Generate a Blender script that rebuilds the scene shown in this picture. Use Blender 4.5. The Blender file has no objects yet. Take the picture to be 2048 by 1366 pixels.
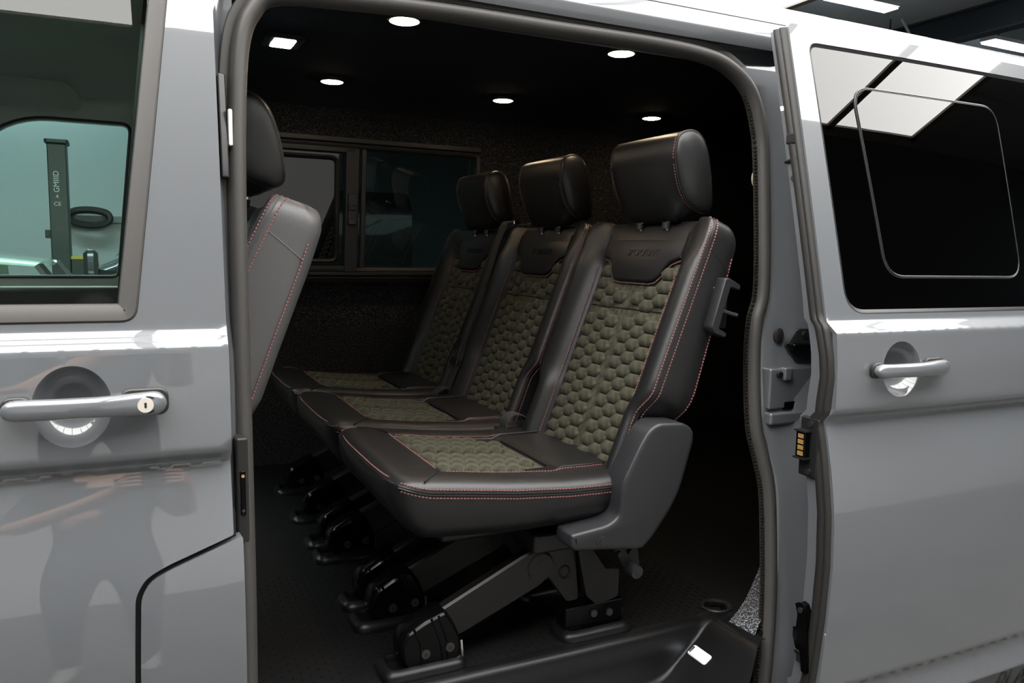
import bpy, bmesh, math, random
from mathutils import Vector, Matrix
from mathutils.geometry import delaunay_2d_cdt

random.seed(7)
scene = bpy.context.scene
COL = scene.collection

# ------------------------------------------------------------------ camera
cam_data = bpy.data.cameras.new("camera")
cam_data.sensor_width = 36.0
cam_data.lens = 1566.62 / 2048.0 * 36.0
cam_data.clip_start = 0.02
cam = bpy.data.objects.new("render_camera", cam_data)
COL.objects.link(cam)
RX = (0.90168338, 0.03220298, -0.43119607)
RY = (-0.43201227, 0.10914596, -0.89523883)
RZ = (0.01823395, 0.99350396, 0.11232718)
CAM = (0.0, -1.277, 0.78)
cam.matrix_world = Matrix(((*RX, CAM[0]), (*RY, CAM[1]), (*RZ, CAM[2]), (0, 0, 0, 1)))
scene.camera = cam

# ------------------------------------------------------------------ world, exposure
world = bpy.data.worlds.new("world")
scene.world = world
world.use_nodes = True
world.node_tree.nodes["Background"].inputs[0].default_value = (0.55, 0.65, 0.75, 1)
world.node_tree.nodes["Background"].inputs[1].default_value = 0.05
scene.view_settings.view_transform = 'Standard'
scene.view_settings.look = 'None'
scene.view_settings.gamma = 1.0
scene.view_settings.use_curve_mapping = False
scene.view_settings.exposure = 0.0
scene.cycles.use_denoising = True
scene.cycles.sample_clamp_indirect = 6.0
scene.cycles.max_bounces = 10
scene.cycles.transparent_max_bounces = 12

BOX_LIGHT = 10.0      # radiance of the overhead light box
SPOT_LIGHT = 80.0    # warm ceiling spots in the van
TUBE_LIGHT = 26.0     # workshop batten lights

GROUND = -0.58

# ------------------------------------------------------------------ materials
def mat(name, col, rough=0.5, metal=0.0, coat=0.0, noise=None, bump=None, emit=None, spec=0.5, sheen=0.0, coatr=0.03):
    m = bpy.data.materials.new(name)
    m.use_nodes = True
    nt = m.node_tree
    b = nt.nodes["Principled BSDF"]
    b.inputs["Base Color"].default_value = (*col, 1)
    b.inputs["Roughness"].default_value = rough
    b.inputs["Metallic"].default_value = metal
    b.inputs["Coat Weight"].default_value = coat
    b.inputs["Coat Roughness"].default_value = coatr
    b.inputs["Specular IOR Level"].default_value = spec
    b.inputs["Sheen Weight"].default_value = sheen
    b.inputs["Sheen Roughness"].default_value = 0.4
    if emit:
        b.inputs["Emission Color"].default_value = (*emit[0], 1)
        b.inputs["Emission Strength"].default_value = emit[1]
    if noise or bump:
        tc = nt.nodes.new("ShaderNodeTexCoord")
    if noise:      # (scale, other colour, lo, hi, detail)
        n = nt.nodes.new("ShaderNodeTexNoise")
        n.inputs["Scale"].default_value = noise[0]
        n.inputs["Detail"].default_value = noise[4] if len(noise) > 4 else 3
        nt.links.new(tc.outputs["Object"], n.inputs["Vector"])
        r = nt.nodes.new("ShaderNodeValToRGB")
        r.color_ramp.elements[0].position = noise[2]
        r.color_ramp.elements[1].position = noise[3]
        r.color_ramp.elements[0].color = (*col, 1)
        r.color_ramp.elements[1].color = (*noise[1], 1)
        nt.links.new(n.outputs["Fac"], r.inputs["Fac"])
        nt.links.new(r.outputs["Color"], b.inputs["Base Color"])
    if bump:       # (scale, strength, distance)
        n = nt.nodes.new("ShaderNodeTexNoise")
        n.inputs["Scale"].default_value = bump[0]
        n.inputs["Detail"].default_value = 2
        nt.links.new(tc.outputs["Object"], n.inputs["Vector"])
        bp = nt.nodes.new("ShaderNodeBump")
        bp.inputs["Strength"].default_value = bump[1]
        bp.inputs["Distance"].default_value = bump[2]
        nt.links.new(n.outputs["Fac"], bp.inputs["Height"])
        nt.links.new(bp.outputs["Normal"], b.inputs["Normal"])
    return m

def glass(name, tint, ior=1.5, gloss=(1, 1, 1)):
    m = bpy.data.materials.new(name)
    m.use_nodes = True
    nt = m.node_tree
    nt.nodes.clear()
    out = nt.nodes.new("ShaderNodeOutputMaterial")
    mix = nt.nodes.new("ShaderNodeMixShader")
    fr = nt.nodes.new("ShaderNodeFresnel")
    fr.inputs["IOR"].default_value = ior
    tr = nt.nodes.new("ShaderNodeBsdfTransparent")
    tr.inputs["Color"].default_value = (*tint, 1)
    gl = nt.nodes.new("ShaderNodeBsdfGlossy")
    gl.inputs["Color"].default_value = (*gloss, 1)
    gl.inputs["Roughness"].default_value = 0.0
    nt.links.new(fr.outputs[0], mix.inputs[0])
    nt.links.new(tr.outputs[0], mix.inputs[1])
    nt.links.new(gl.outputs[0], mix.inputs[2])
    nt.links.new(mix.outputs[0], out.inputs[0])
    return m

M = dict(
    paint=mat("grey_paint", (0.108, 0.115, 0.124), 0.42, coat=1.0, coatr=0.015),
    rubber=mat("door_seal_rubber", (0.046, 0.043, 0.040), 0.5, bump=(900, 0.15, 0.0005)),
    rubber_dark=mat("edge_rubber", (0.016, 0.0145, 0.013), 0.5, bump=(700, 0.2, 0.0005)),
    black=mat("black_plastic", (0.012, 0.012, 0.013), 0.35),
    gloss_black=mat("gloss_black_lacquer", (0.0022, 0.0022, 0.0024), 0.15, spec=0.16),
    step=mat("step_plastic", (0.0055, 0.0055, 0.006), 0.32, spec=0.24, bump=(600, 0.25, 0.0006)),
    leather=mat("black_leather", (0.0080, 0.0077, 0.0080), 0.40, bump=(420, 0.22, 0.0008)),
    suede=mat("olive_suede", (0.030, 0.0295, 0.0190), 0.9, noise=(70, (0.085, 0.081, 0.056), 0.35, 0.72, 6), sheen=0.06, spec=0.2, bump=(300, 0.25, 0.0008)),
    leather_cab=mat("lighter_leather", (0.075, 0.073, 0.0745), 0.42, bump=(420, 0.22, 0.0008)),  # lighter base colour than the rear seat leather, cab seat only
    thread=mat("pink_thread", (0.24, 0.10, 0.098), 0.6),
    carpet=mat("charcoal_carpet", (0.010, 0.0102, 0.0108), 0.95, noise=(260, (0.125, 0.126, 0.13), 0.5, 0.8, 4), bump=(240, 0.9, 0.004), spec=0.15),
    carpet_grey=mat("grey_speckled_carpet", (0.018, 0.018, 0.02), 0.95, noise=(330, (0.42, 0.43, 0.45), 0.48, 0.75, 5), bump=(240, 0.8, 0.003), spec=0.15),
    ceiling=mat("black_headlining", (0.012, 0.014, 0.019), 0.95, noise=(300, (0.030, 0.033, 0.042), 0.45, 0.8, 4), bump=(260, 0.6, 0.003), spec=0.12),
    mat=mat("rubber_floor_mat", (0.004, 0.004, 0.0044), 0.6, spec=0.2, bump=(350, 0.3, 0.001)),
    steel=mat("black_powder_coat", (0.0075, 0.0068, 0.0060), 0.38, spec=0.35, bump=(500, 0.12, 0.0005)),
    bolt=mat("dark_bolt_steel", (0.085, 0.078, 0.07), 0.35, metal=0.8),
    cover=mat("grey_moulded_plastic", (0.016, 0.0165, 0.0185), 0.40, spec=0.4, bump=(600, 0.25, 0.0006)),
    chrome=mat("chrome", (0.8, 0.8, 0.8), 0.12, metal=1.0),
    gold=mat("gold_contact", (0.85, 0.5, 0.16), 0.3, metal=0.7),
    cream=mat("cream_plastic", (0.62, 0.57, 0.45), 0.5),
    white=mat("white_plastic", (0.8, 0.8, 0.78), 0.4),
    keyhole=mat("pale_lock_barrel", (0.75, 0.70, 0.63), 0.3, metal=0.3),
    webbing=mat("seat_belt_webbing", (0.03, 0.03, 0.032), 0.55, bump=(600, 0.3, 0.0006)),
    red=mat("red_button", (0.7, 0.04, 0.02), 0.4),
    trimgrey=mat("dark_window_trim", (0.010, 0.0092, 0.009), 0.5),
    cabtrim=mat("pale_cab_trim", (0.36, 0.37, 0.35), 0.7),
    headliner=mat("grey_headliner", (0.26, 0.26, 0.25), 0.9),
    sill_strip=mat("satin_sill_strip", (0.03, 0.03, 0.03), 0.4),
    decal=mat("black_decal", (0.006, 0.006, 0.006), 0.5),
    glass_cab=glass("green_tinted_glass", (0.78, 0.94, 0.87)),
    glass_dark=glass("privacy_glass", (0.02, 0.032, 0.03)),
    glass_black=glass("sliding_door_privacy_glass", (0.012, 0.014, 0.014), ior=1.52),
    spot=mat("warm_lamp", (1, 0.9, 0.75), 0.4, emit=((1.0, 0.76, 0.50), SPOT_LIGHT)),
    spot_glow=mat("amber_lamp_glow", (0.9, 0.6, 0.3), 0.4, emit=((1.0, 0.50, 0.16), 2.2)),  # orange glow at the lens edge, put in as emission
    dome=mat("cool_lamp", (1, 1, 1), 0.4, emit=((0.72, 0.86, 1.0), 45.0)),
    steplamp=mat("step_lamp_lens", (0.9, 0.95, 1), 0.2, emit=((0.8, 0.88, 1.0), 5.0)),
    box_light=mat("light_box_fabric", (0.9, 0.9, 0.9), 0.8, emit=((1.0, 0.985, 0.96), BOX_LIGHT)),
    batten=mat("batten_lamp", (1, 1, 1), 0.5, emit=((0.72, 0.88, 1.0), TUBE_LIGHT)),
    box_frame=mat("light_box_frame", (0.10, 0.085, 0.075), 0.5),
    concrete=mat("workshop_floor_paint", (0.085, 0.084, 0.08), 0.4, noise=(3, (0.12, 0.118, 0.113), 0.3, 0.7, 5)),
    wall=mat("white_sheet_wall", (0.62, 0.64, 0.63), 0.6),
    wall_white=mat("white_lower_cladding", (0.82, 0.82, 0.81), 0.6),
    wall_dark=mat("grey_sheet_wall", (0.30, 0.29, 0.275), 0.6),
    roof_sheet=mat("roof_lining_sheet", (0.55, 0.55, 0.54), 0.7),
    beam=mat("dark_steel_beam", (0.035, 0.042, 0.05), 0.5),
    lift=mat("dark_green_lift_paint", (0.028, 0.042, 0.038), 0.4),
    car_dark=mat("dark_car_paint", (0.03, 0.032, 0.035), 0.3, coat=1.0),
    car_pale=mat("pale_green_car_paint", (0.45, 0.62, 0.55), 0.3, coat=1.0),
    yellow=mat("yellow_paint", (0.7, 0.55, 0.08), 0.5),
    skin=mat("skin", (0.50, 0.30, 0.21), 0.5),
    shirt=mat("dark_green_shirt", (0.030, 0.042, 0.045), 0.85),
    trousers=mat("dark_trousers", (0.035, 0.040, 0.045), 0.85),
    shoe=mat("grey_trainer", (0.35, 0.35, 0.34), 0.6),
    hair=mat("dark_hair", (0.015, 0.010, 0.008), 0.5),
)

M['paint'].node_tree.nodes['Principled BSDF'].inputs['Coat IOR'].default_value = 1.68

# ------------------------------------------------------------------ helpers
def tag(o, label=None, cat=None, group=None, kind=None):
    if label: o["label"] = label
    if cat: o["category"] = cat
    if group: o["group"] = group
    if kind: o["kind"] = kind
    return o

def empty(name, loc=(0, 0, 0)):
    o = bpy.data.objects.new(name, None)
    o.empty_display_size = 0.05
    o.location = loc
    COL.objects.link(o)
    return o

def copy_tree(o, parent=None):
    c = o.copy()
    COL.objects.link(c)
    inv = o.matrix_parent_inverse.copy()
    c.parent = parent
    c.matrix_parent_inverse = inv
    for ch in list(o.children):
        copy_tree(ch, c)
    return c

def smoothstep(a, b, x):
    t = max(0.0, min(1.0, (x - a) / (b - a)))
    return t * t * (3 - 2 * t)

def interp(tab, x):
    if x <= tab[0][0]: return tab[0][1]
    for (a, va), (b, vb) in zip(tab, tab[1:]):
        if x <= b: return va + (vb - va) * (x - a) / (b - a)
    return tab[-1][1]

class MB:
    def __init__(s): s.v = []; s.f = []
    def add(s, vs, fs):
        n = len(s.v)
        s.v += [tuple(p) for p in vs]
        s.f += [tuple(i + n for i in q) for q in fs]
        return s
    def box(s, x0, x1, y0, y1, z0, z1, Mx=None):
        vs = [Vector((x, y, z)) for x in (x0, x1) for y in (y0, y1) for z in (z0, z1)]
        if Mx: vs = [Mx @ p for p in vs]
        return s.add(vs, [(0, 1, 3, 2), (4, 6, 7, 5), (0, 4, 5, 1), (2, 3, 7, 6), (0, 2, 6, 4), (1, 5, 7, 3)])
    def bar(s, p, q, w, h=None, up=(0, 0, 1)):
        p = Vector(p); q = Vector(q); d = (q - p); L = d.length; d.normalize()
        a = Vector(up).cross(d)
        if a.length < 1e-4: a = Vector((1, 0, 0)).cross(d)
        a.normalize(); b = d.cross(a); h = h or w
        vs = []
        for t in (p, q):
            for (i, j) in ((-1, -1), (1, -1), (1, 1), (-1, 1)):
                vs.append(t + a * i * w / 2 + b * j * h / 2)
        return s.add(vs, [(3, 2, 1, 0), (4, 5, 6, 7), (0, 1, 5, 4), (1, 2, 6, 5), (2, 3, 7, 6), (3, 0, 4, 7)])
    def loft(s, rings, closed=True, cap0=False, cap1=False, wrap=False):
        n = len(rings[0]); vs = [p for r in rings for p in r]; fs = []
        m = len(rings)
        for i in range(m if wrap else m - 1):
            i2 = (i + 1) % m
            for j in range(n if closed else n - 1):
                j2 = (j + 1) % n
                fs.append((i * n + j, i * n + j2, i2 * n + j2, i2 * n + j))
        if cap0: fs.append(tuple(reversed(range(n))))
        if cap1: fs.append(tuple((m - 1) * n + j for j in range(n)))
        return s.add(vs, fs)
    def tube(s, path, r, n=8, closed=False, flat=None, up=None):
        P = [Vector(p) for p in path]; m = len(P); rings = []
        T = []
        for i in range(m):
            a = P[(i - 1) % m] if (closed or i > 0) else P[i]
            b = P[(i + 1) % m] if (closed or i < m - 1) else P[i]
            T.append((b - a).normalized())
        N = Vector(up) if up else (Vector((0, 0, 1)) if abs(T[0].z) < 0.9 else Vector((1, 0, 0)))
        for i in range(m):
            if up: N = Vector(up)
            N = (N - T[i] * N.dot(T[i]))
            N.normalize()
            B = T[i].cross(N)
            rr = r[i] if isinstance(r, (list, tuple)) else r
            rb = rr * (flat if flat else 1)
            rings.append([P[i] + N * (rb * math.sin(2 * math.pi * k / n)) + B * (rr * math.cos(2 * math.pi * k / n)) for k in range(n)])
        return s.loft(rings, True, not closed, not closed, wrap=closed)
    def cyl(s, p, q, r, n=16, r2=None):
        return s.tube([p, q], [r, r2 if r2 is not None else r], n)
    def plate(s, outline, layers, fn):
        """outline: 2-D closed ccw loop; layers: (inset, depth) rings; fn(a, b, d) -> 3-D"""
        rings = []
        for ins, d in layers:
            rings.append([fn(a, b, d) for a, b in offset(outline, ins)])
        return s.loft(rings, True, True, True)
    def strip(s, path, up, w, t):
        """flat webbing along a path; up(i) gives the wide direction"""
        P = [Vector(p) for p in path]; rings = []
        for i, p in enumerate(P):
            a = P[max(i - 1, 0)]; b = P[min(i + 1, len(P) - 1)]
            T = (b - a).normalized(); U = Vector(up).normalized()
            N = T.cross(U).normalized()
            rings.append([p + U * (w / 2) + N * (t / 2), p - U * (w / 2) + N * (t / 2), p - U * (w / 2) - N * (t / 2), p + U * (w / 2) - N * (t / 2)])
        return s.loft(rings, True, True, True)
    def stitches(s, path, step=0.0065, ln=0.0042, r=0.0009):
        P = [Vector(p) for p in path]
        acc = 0.0
        for a, b in zip(P, P[1:]):
            L = (b - a).length
            if L < 1e-6: continue
            d = (b - a) / L
            t = step - acc
            while t <= L:
                c = a + d * t
                s.bar(c - d * ln / 2, c + d * ln / 2, r * 2)
                t += step
            acc = (acc + L) % step
        return s
    def build(s, name, material, parent=None, smooth=True, angle=38, bevel=0, sub=0, kind=None):
        me = bpy.data.meshes.new(name)
        me.from_pydata(s.v, [], s.f)
        bm = bmesh.new(); bm.from_mesh(me)
        bmesh.ops.recalc_face_normals(bm, faces=bm.faces)
        bm.to_mesh(me); bm.free()
        me.update()
        if smooth:
            for p in me.polygons: p.use_smooth = True
            me.set_sharp_from_angle(angle=math.radians(angle))
        me.materials.append(M[material] if isinstance(material, str) else material)
        o = bpy.data.objects.new(name, me)
        COL.objects.link(o)
        o.parent = parent
        if bevel:
            bv = o.modifiers.new("bevel", 'BEVEL'); bv.width = bevel; bv.segments = 3; bv.limit_method = 'ANGLE'
            bv.angle_limit = math.radians(40); bv.harden_normals = True
        if sub:
            sb = o.modifiers.new("sub", 'SUBSURF'); sb.levels = sub; sb.render_levels = sub
        if kind: o["kind"] = kind
        return o

def offset(pts, d):
    if abs(d) < 1e-9: return list(pts)
    n = len(pts); out = []
    for i in range(n):
        p0 = Vector(pts[i - 1]); p1 = Vector(pts[i]); p2 = Vector(pts[(i + 1) % n])
        e1 = (p1 - p0); e2 = (p2 - p1)
        if e1.length < 1e-9: e1 = e2
        if e2.length < 1e-9: e2 = e1
        e1.normalize(); e2.normalize()
        n1 = Vector((-e1.y, e1.x)); n2 = Vector((-e2.y, e2.x))
        b = n1 + n2
        if b.length < 1e-6: b = n1
        b.normalize()
        k = 1 / max(0.5, b.dot(n1))
        q = p1 + b * d * k
        out.append((q.x, q.y))
    return out

def rounded(pts, r, seg=5):
    """ccw polygon with rounded corners; r number or list"""
    n = len(pts); out = []
    for i in range(n):
        p0 = Vector(pts[i - 1]); p1 = Vector(pts[i]); p2 = Vector(pts[(i + 1) % n])
        rr = r[i] if isinstance(r, (list, tuple)) else r
        a = (p0 - p1); b = (p2 - p1)
        rr_ = min(rr, a.length * 0.48, b.length * 0.48)
        if rr_ < 1e-5: out.append(tuple(p1)); continue
        pa = p1 + a.normalized() * rr_; pb = p1 + b.normalized() * rr_
        for k in range(seg + 1):
            t = k / seg
            q = pa * (1 - t) ** 2 + p1 * 2 * t * (1 - t) + pb * t * t
            out.append((q.x, q.y))
    return out

def catmull(P, k=6, closed=False):
    P = [Vector(p) for p in P]; n = len(P); out = []
    rng = range(n) if closed else range(n - 1)
    for i in rng:
        p0 = P[(i - 1) % n] if (closed or i > 0) else P[i]
        p1 = P[i]; p2 = P[(i + 1) % n]
        p3 = P[(i + 2) % n] if (closed or i < n - 2) else p2
        for j in range(k):
            t = j / k
            out.append(0.5 * ((2 * p1) + (p2 - p0) * t + (2 * p0 - 5 * p1 + 4 * p2 - p3) * t * t + (3 * p1 - p0 - 3 * p2 + p3) * t ** 3))
    if not closed: out.append(P[-1])
    return out

def resample(pts, step, closed=True):
    out = []; n = len(pts)
    for i in range(n if closed else n - 1):
        a = Vector(pts[i]); b = Vector(pts[(i + 1) % n]); L = (b - a).length
        k = max(1, int(round(L / step)))
        for j in range(k): out.append(tuple(a + (b - a) * (j / k)))
    if not closed: out.append(tuple(pts[-1]))
    return out

def inside(p, poly):
    x, y = p; c = False; n = len(poly); j = n - 1
    for i in range(n):
        xi, yi = poly[i]; xj, yj = poly[j]
        if (yi > y) != (yj > y) and x < (xj - xi) * (y - yi) / (yj - yi) + xi: c = not c
        j = i
    return c

def panel(name, outline, holes, yf, material, parent, step=0.04, zrows=(), flange=0.02, holeflange=0.015, flip=False, thick=None):
    """skin y = yf(x, z) over an (x, z) outline with holes, with returned edges"""
    ol = resample(outline, 0.02); hl = [resample(h, 0.012) for h in holes]
    pts = [Vector(p) for p in ol]; edges = [(i, (i + 1) % len(ol)) for i in range(len(ol))]
    loops = [list(range(len(ol)))]
    for h in hl:
        n0 = len(pts); pts += [Vector(p) for p in h]
        edges += [(n0 + i, n0 + (i + 1) % len(h)) for i in range(len(h))]
        loops.append(list(range(n0, n0 + len(h))))
    x0 = min(p[0] for p in ol); x1 = max(p[0] for p in ol); z0 = min(p[1] for p in ol); z1 = max(p[1] for p in ol)
    zs = sorted(set([round(z0 + step * k, 4) for k in range(int((z1 - z0) / step) + 1)] + list(zrows)))
    xs = [x0 + step * (k + 0.5) for k in range(int((x1 - x0) / step) + 1)]
    xf = [x0 + .02 * (k + 0.5) for k in range(int((x1 - x0) / .02) + 1)] if step < .1 else xs
    zr = set(zrows)
    bpts = list(pts)
    for z in zs:
        for x in (xf if z in zr else xs):
            if not inside((x, z), ol) or any(inside((x, z), h) for h in hl): continue
            if any(abs(b.x - x) + abs(b.y - z) < 0.004 for b in bpts): continue
            pts.append(Vector((x, z)))
    V, _, F, _, _, _ = delaunay_2d_cdt(pts, edges, [], 0, 1e-6)
    tris = []
    for f in F:
        cx = sum(V[i].x for i in f) / 3; cz = sum(V[i].y for i in f) / 3
        if inside((cx, cz), ol) and not any(inside((cx, cz), h) for h in hl):
            a, b, c = (V[i] for i in f)
            ar = (b.x - a.x) * (c.y - a.y) - (c.x - a.x) * (b.y - a.y)
            tris.append(tuple(f) if (ar > 0) != flip else tuple(reversed(f)))
    verts = [(v.x, yf(v.x, v.y), v.y) for v in V]
    sgn = -1 if flip else 1
    e = 0.003
    nor = []
    for v in V:
        dx = (yf(v.x + e, v.y) - yf(v.x - e, v.y)) / (2 * e)
        dz = (yf(v.x, v.y + e) - yf(v.x, v.y - e)) / (2 * e)
        nor.append(Vector((dx, -1, dz)).normalized() * sgn)
    faces = list(tris); nfront = len(tris)
    def flang(h, dep, ins):
        n0 = len(verts); k = len(h)
        off = offset(h, ins)
        for (p, q) in zip(h, off):
            verts.append((p[0], yf(*p), p[1])); verts.append((q[0], yf(*p) + dep * sgn, q[1]))
        for i in range(k):
            a = n0 + 2 * i; b = n0 + 2 * ((i + 1) % k)
            faces.append((a, a + 1, b + 1, b) if sgn > 0 else (b, b + 1, a + 1, a))
    flang(ol, flange, 0.002)
    for h in hl: flang(h, holeflange, -0.002)
    if thick:
        n0 = len(verts)
        idx = {}
        for t in tris:
            q = []
            for i in t:
                if i not in idx:
                    idx[i] = len(verts); verts.append((verts[i][0], verts[i][1] + thick * sgn, verts[i][2]))
                q.append(idx[i])
            faces.append(tuple(reversed(q)))
    me = bpy.data.meshes.new(name)
    me.from_pydata(verts, [], faces)
    me.update()
    ln = []
    for p in me.polygons:
        p.use_smooth = True
        for vi in p.vertices:
            ln.append(nor[vi] if p.index < nfront else p.normal)
    me.normals_split_custom_set([tuple(n) for n in ln])
    me.materials.append(M[material])
    o = bpy.data.objects.new(name, me)
    COL.objects.link(o); o.parent = parent
    return o

def text_mesh(name, body, size, Mx, material, parent, shear=0.0, extrude=0.0006, space=1.0, align='CENTER'):
    cu = bpy.data.curves.new(name, 'FONT')
    cu.body = body; cu.size = size; cu.extrude = extrude; cu.shear = shear; cu.space_character = space
    cu.align_x = align; cu.align_y = 'CENTER'; cu.resolution_u = 3
    to = bpy.data.objects.new(name + "_tmp", cu)
    COL.objects.link(to)
    dg = bpy.context.evaluated_depsgraph_get()
    me = bpy.data.meshes.new_from_object(to.evaluated_get(dg))
    bpy.data.objects.remove(to)
    me.transform(Mx)
    me.materials.clear(); me.materials.append(M[material])
    me.name = name
    o = bpy.data.objects.new(name, me)
    COL.objects.link(o); o.parent = parent
    return o

# ================================================================== WORKSHOP (setting)
def slab(name, x0, x1, y0, y1, z0, z1, m):
    o = MB().box(x0, x1, y0, y1, z0, z1).build(name, m, smooth=False)
    o["kind"] = "structure"
    return o
WX0, WX1, WY0, WY1, WZ = -9.0, 22.0, -4.8, 11.0, 4.75
slab("floor", WX0, WX1, WY0, WY1, GROUND - 0.1, GROUND, "concrete")
slab("wall_back", WX0, WX1, WY1, WY1 + 0.15, GROUND, WZ + 0.2, "wall")
slab("wall_front", WX0, WX1, WY0 - 0.15, WY0, GROUND, WZ + 0.2, "wall_dark")
slab("trim_1", WX0, WX1, WY0, WY0 + .04, GROUND, 1.75, "wall_white")
slab("wall_left", WX0 - 0.15, WX0, WY0, WY1, GROUND, WZ + 0.2, "wall_dark")
slab("wall_right", WX1, WX1 + 0.15, WY0, WY1, GROUND, WZ + 0.2, "wall_dark")
ceil_o = slab("ceiling", WX0, WX1, WY0, WY1, WZ, WZ + 0.1, "roof_sheet")
for k, y in enumerate([-3.5, -2, -0.5, 1, 2.5, 4.0, 5.5, 9.2, 10.3]):
    MB().box(WX0, WX1, y - 0.03, y + 0.03, WZ - 0.07, WZ).build("purlin", "roof_sheet", ceil_o, smooth=False)
for k, (x, lab) in enumerate([(12.1, "dark steel roof beam beyond the top of the open sliding door"), (4.9, "dark steel roof beam above the rear of the van"),
                              (-4.5, "dark steel roof beam ahead of the van"), (18.5, "dark steel roof beam farthest behind the van")]):
    t = empty("roof_beam", (x, (WY0 + WY1) / 2, WZ - 0.45))
    tag(t, lab, "beam", "roof beams of the workshop")
    hy = (WY1 - WY0) / 2
    MB().box(-0.12, 0.12, -hy, hy, 0.42, 0.45).build("top_flange", "beam", t, smooth=False)
    MB().box(-0.12, 0.12, -hy, hy, 0.0, 0.03).build("bottom_flange", "beam", t, smooth=False)
    MB().box(-0.015, 0.015, -hy, hy, 0.03, 0.42).build("web", "beam", t, smooth=False)
    for yy in (-3.0, -1.2, 5.0, 6.5):
        MB().bar((-0.13, yy, 0.02), (-0.55, yy, 0.44), 0.03).build("stay", "wall", t, smooth=False)

# batten lights over the far aisle, and added ones as unseen fill
def batten(x, y, z, L, lab, ax='x'):
    t = empty("batten_light", (x, y, z))
    tag(t, lab, "ceiling light", "batten lights under the workshop roof")
    d = (L / 2, 0.14) if ax == 'x' else (0.14, L / 2)
    MB().box(-d[0], d[0], -d[1], d[1], 0.03, 0.09).build("housing", "white", t, smooth=False)
    MB().box(-d[0] + .02, d[0] - .02, -d[1] + .02, d[1] - .02, 0.0, 0.03).build("diffuser", "batten", t, smooth=False)
    for s in (-0.35, 0.35):
        MB().bar((s * L if ax == 'x' else 0, 0 if ax == 'x' else s * L, 0.09), (s * L if ax == 'x' else 0, 0 if ax == 'x' else s * L, WZ - z), 0.015).build("hanger", "beam", t, smooth=False)
batten(9.75, 7.35, 4.5, 1.3, "batten light beside the white light box corner above the van roof")
batten(14.2, 7.75, 4.5, 1.9, "batten light above the far end of the sliding door window")
batten(-0.4, 8.4, 4.3, 2.2, "added batten light over the vehicle lift brightening the wall beyond the cab")  # added lamp out of view, lifts the far wall
batten(-1.6, 9.3, 3.4, 2.2, "added batten light brightening the white wall seen from the cab")  # added lamp out of view, brightens the wall behind the lift
batten(-7.0, -3.0, 4.3, 1.8, "added fill light behind the photographer ahead of the van")  # added fill lamp out of view, lights the workshop behind the camera
batten(15.0, -3.0, 4.3, 1.8, "added fill light behind the photographer beside the van tail")  # second added fill lamp, likewise out of view
t = empty("hanging_cable", (11.46, 8.24, 4.2))
tag(t, "thin black cable hanging below the workshop roof", "cable")
MB().cyl((0, 0, 0.1), (0, 0, WZ - 4.2), 0.012, 6).build("wire", "black", t)
MB().cyl((0, 0, 0.0), (0, 0, 0.12), 0.05, 10, 0.02).build("plug", "black", t)

# overhead light box: white stretched panels in a dark frame
BX0, BX1, BY0, BY1, BZ = -2.65, 4.36, -2.03, 3.34, 2.6
t = empty("ceiling_light_box", ((BX0 + BX1) / 2, (BY0 + BY1) / 2, BZ))
tag(t, "large white overhead light box with a dark frame above the van", "light box")
ox, oy = t.location.x, t.location.y
bars = [0.0 + 0.885 * k for k in range(-2, 5)]
xs = [BX0] + bars + [BX1]
for a, b in zip(xs, xs[1:]):
    MB().box(a - ox + 0.03, b - ox - 0.03, BY0 - oy + 0.04, BY1 - oy - 0.04, 0.0, 0.02).build("diffuser", "box_light", t, smooth=False)
for x in xs:
    MB().box(x - ox - 0.03, x - ox + 0.03, BY0 - oy, BY1 - oy, -0.015, 0.08).build("cross_bar", "box_frame", t, smooth=False)
for y in (BY0, BY1):
    MB().box(BX0 - ox - 0.03, BX1 - ox + 0.03, y - oy - 0.04, y - oy + 0.04, -0.015, 0.10).build("frame_rail", "box_frame", t, smooth=False)
MB().box(BX0 - ox, BX1 - ox, BY0 - oy, BY1 - oy, 0.04, 0.06).build("backing", "wall", t, smooth=False)
for x in (BX0 + .5, BX1 - .5):
    for y in (BY0 + .4, BY1 - .4):
        MB().bar((x - ox, y - oy, 0.1), (x - ox, y - oy, WZ - BZ), 0.02).build("hanger", "beam", t, smooth=False)

# things seen through the cab: lift, column boxes, cars
t = empty("vehicle_lift", (-0.635, 7.55, GROUND))
tag(t, "dark two-post lift column with white lettering by the white wall", "vehicle lift")
zt = 1.78 - GROUND
MB().box(-0.08, 0.08, -0.12, 0.12, 0, zt - .05).build("column", "lift", t, bevel=0.01)
MB().plate(rounded([(-.10, -.14), (.10, -.14), (.10, .14), (-.10, .14)], .03), [(0.02, zt - .05), (0, zt - .04), (0, zt - .01), (.03, zt)], lambda a, b, d: (a, b, d)).build("cap", "lift", t)
MB().box(-.22, -.08, -.1, .1, 0, 1.05).build("power_pack", "black", t, bevel=.01)
MB().box(.08, .2, -.1, .1, 0, 1.22).build("carriage", "lift", t, bevel=.01)
MB().box(.08, .2, -.105, .1, 1.22, 1.25).build("carriage_cap", "yellow", t, bevel=.006)
MB().box(-.13, -.08, -.06, .0, 1.42, 1.5).build("switch_box", "black", t, bevel=.006)
for (s, txt, sz, zc) in ((0, "GMIIID", .068, 1.955), (1, "4", .05, 1.815), (2, "CE", .052, 1.745)):
    Mx = Matrix.Translation((-.01, -.123, zc)) @ Matrix.Rotation(math.radians(90), 4, 'X') @ Matrix.Rotation(math.radians(90 if s == 0 else 0), 4, 'Z')
    text_mesh("lettering", txt, sz, Mx, "white", t)
t = empty("wall_rail", (0.4, 10.97, 1.15))
tag(t, "grey cable rail along the white workshop wall", "rail")
MB().box(-1.35, 3.0, -.06, 0, -.06, .03).build("trunking", "wall_dark", t, bevel=.005)
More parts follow.
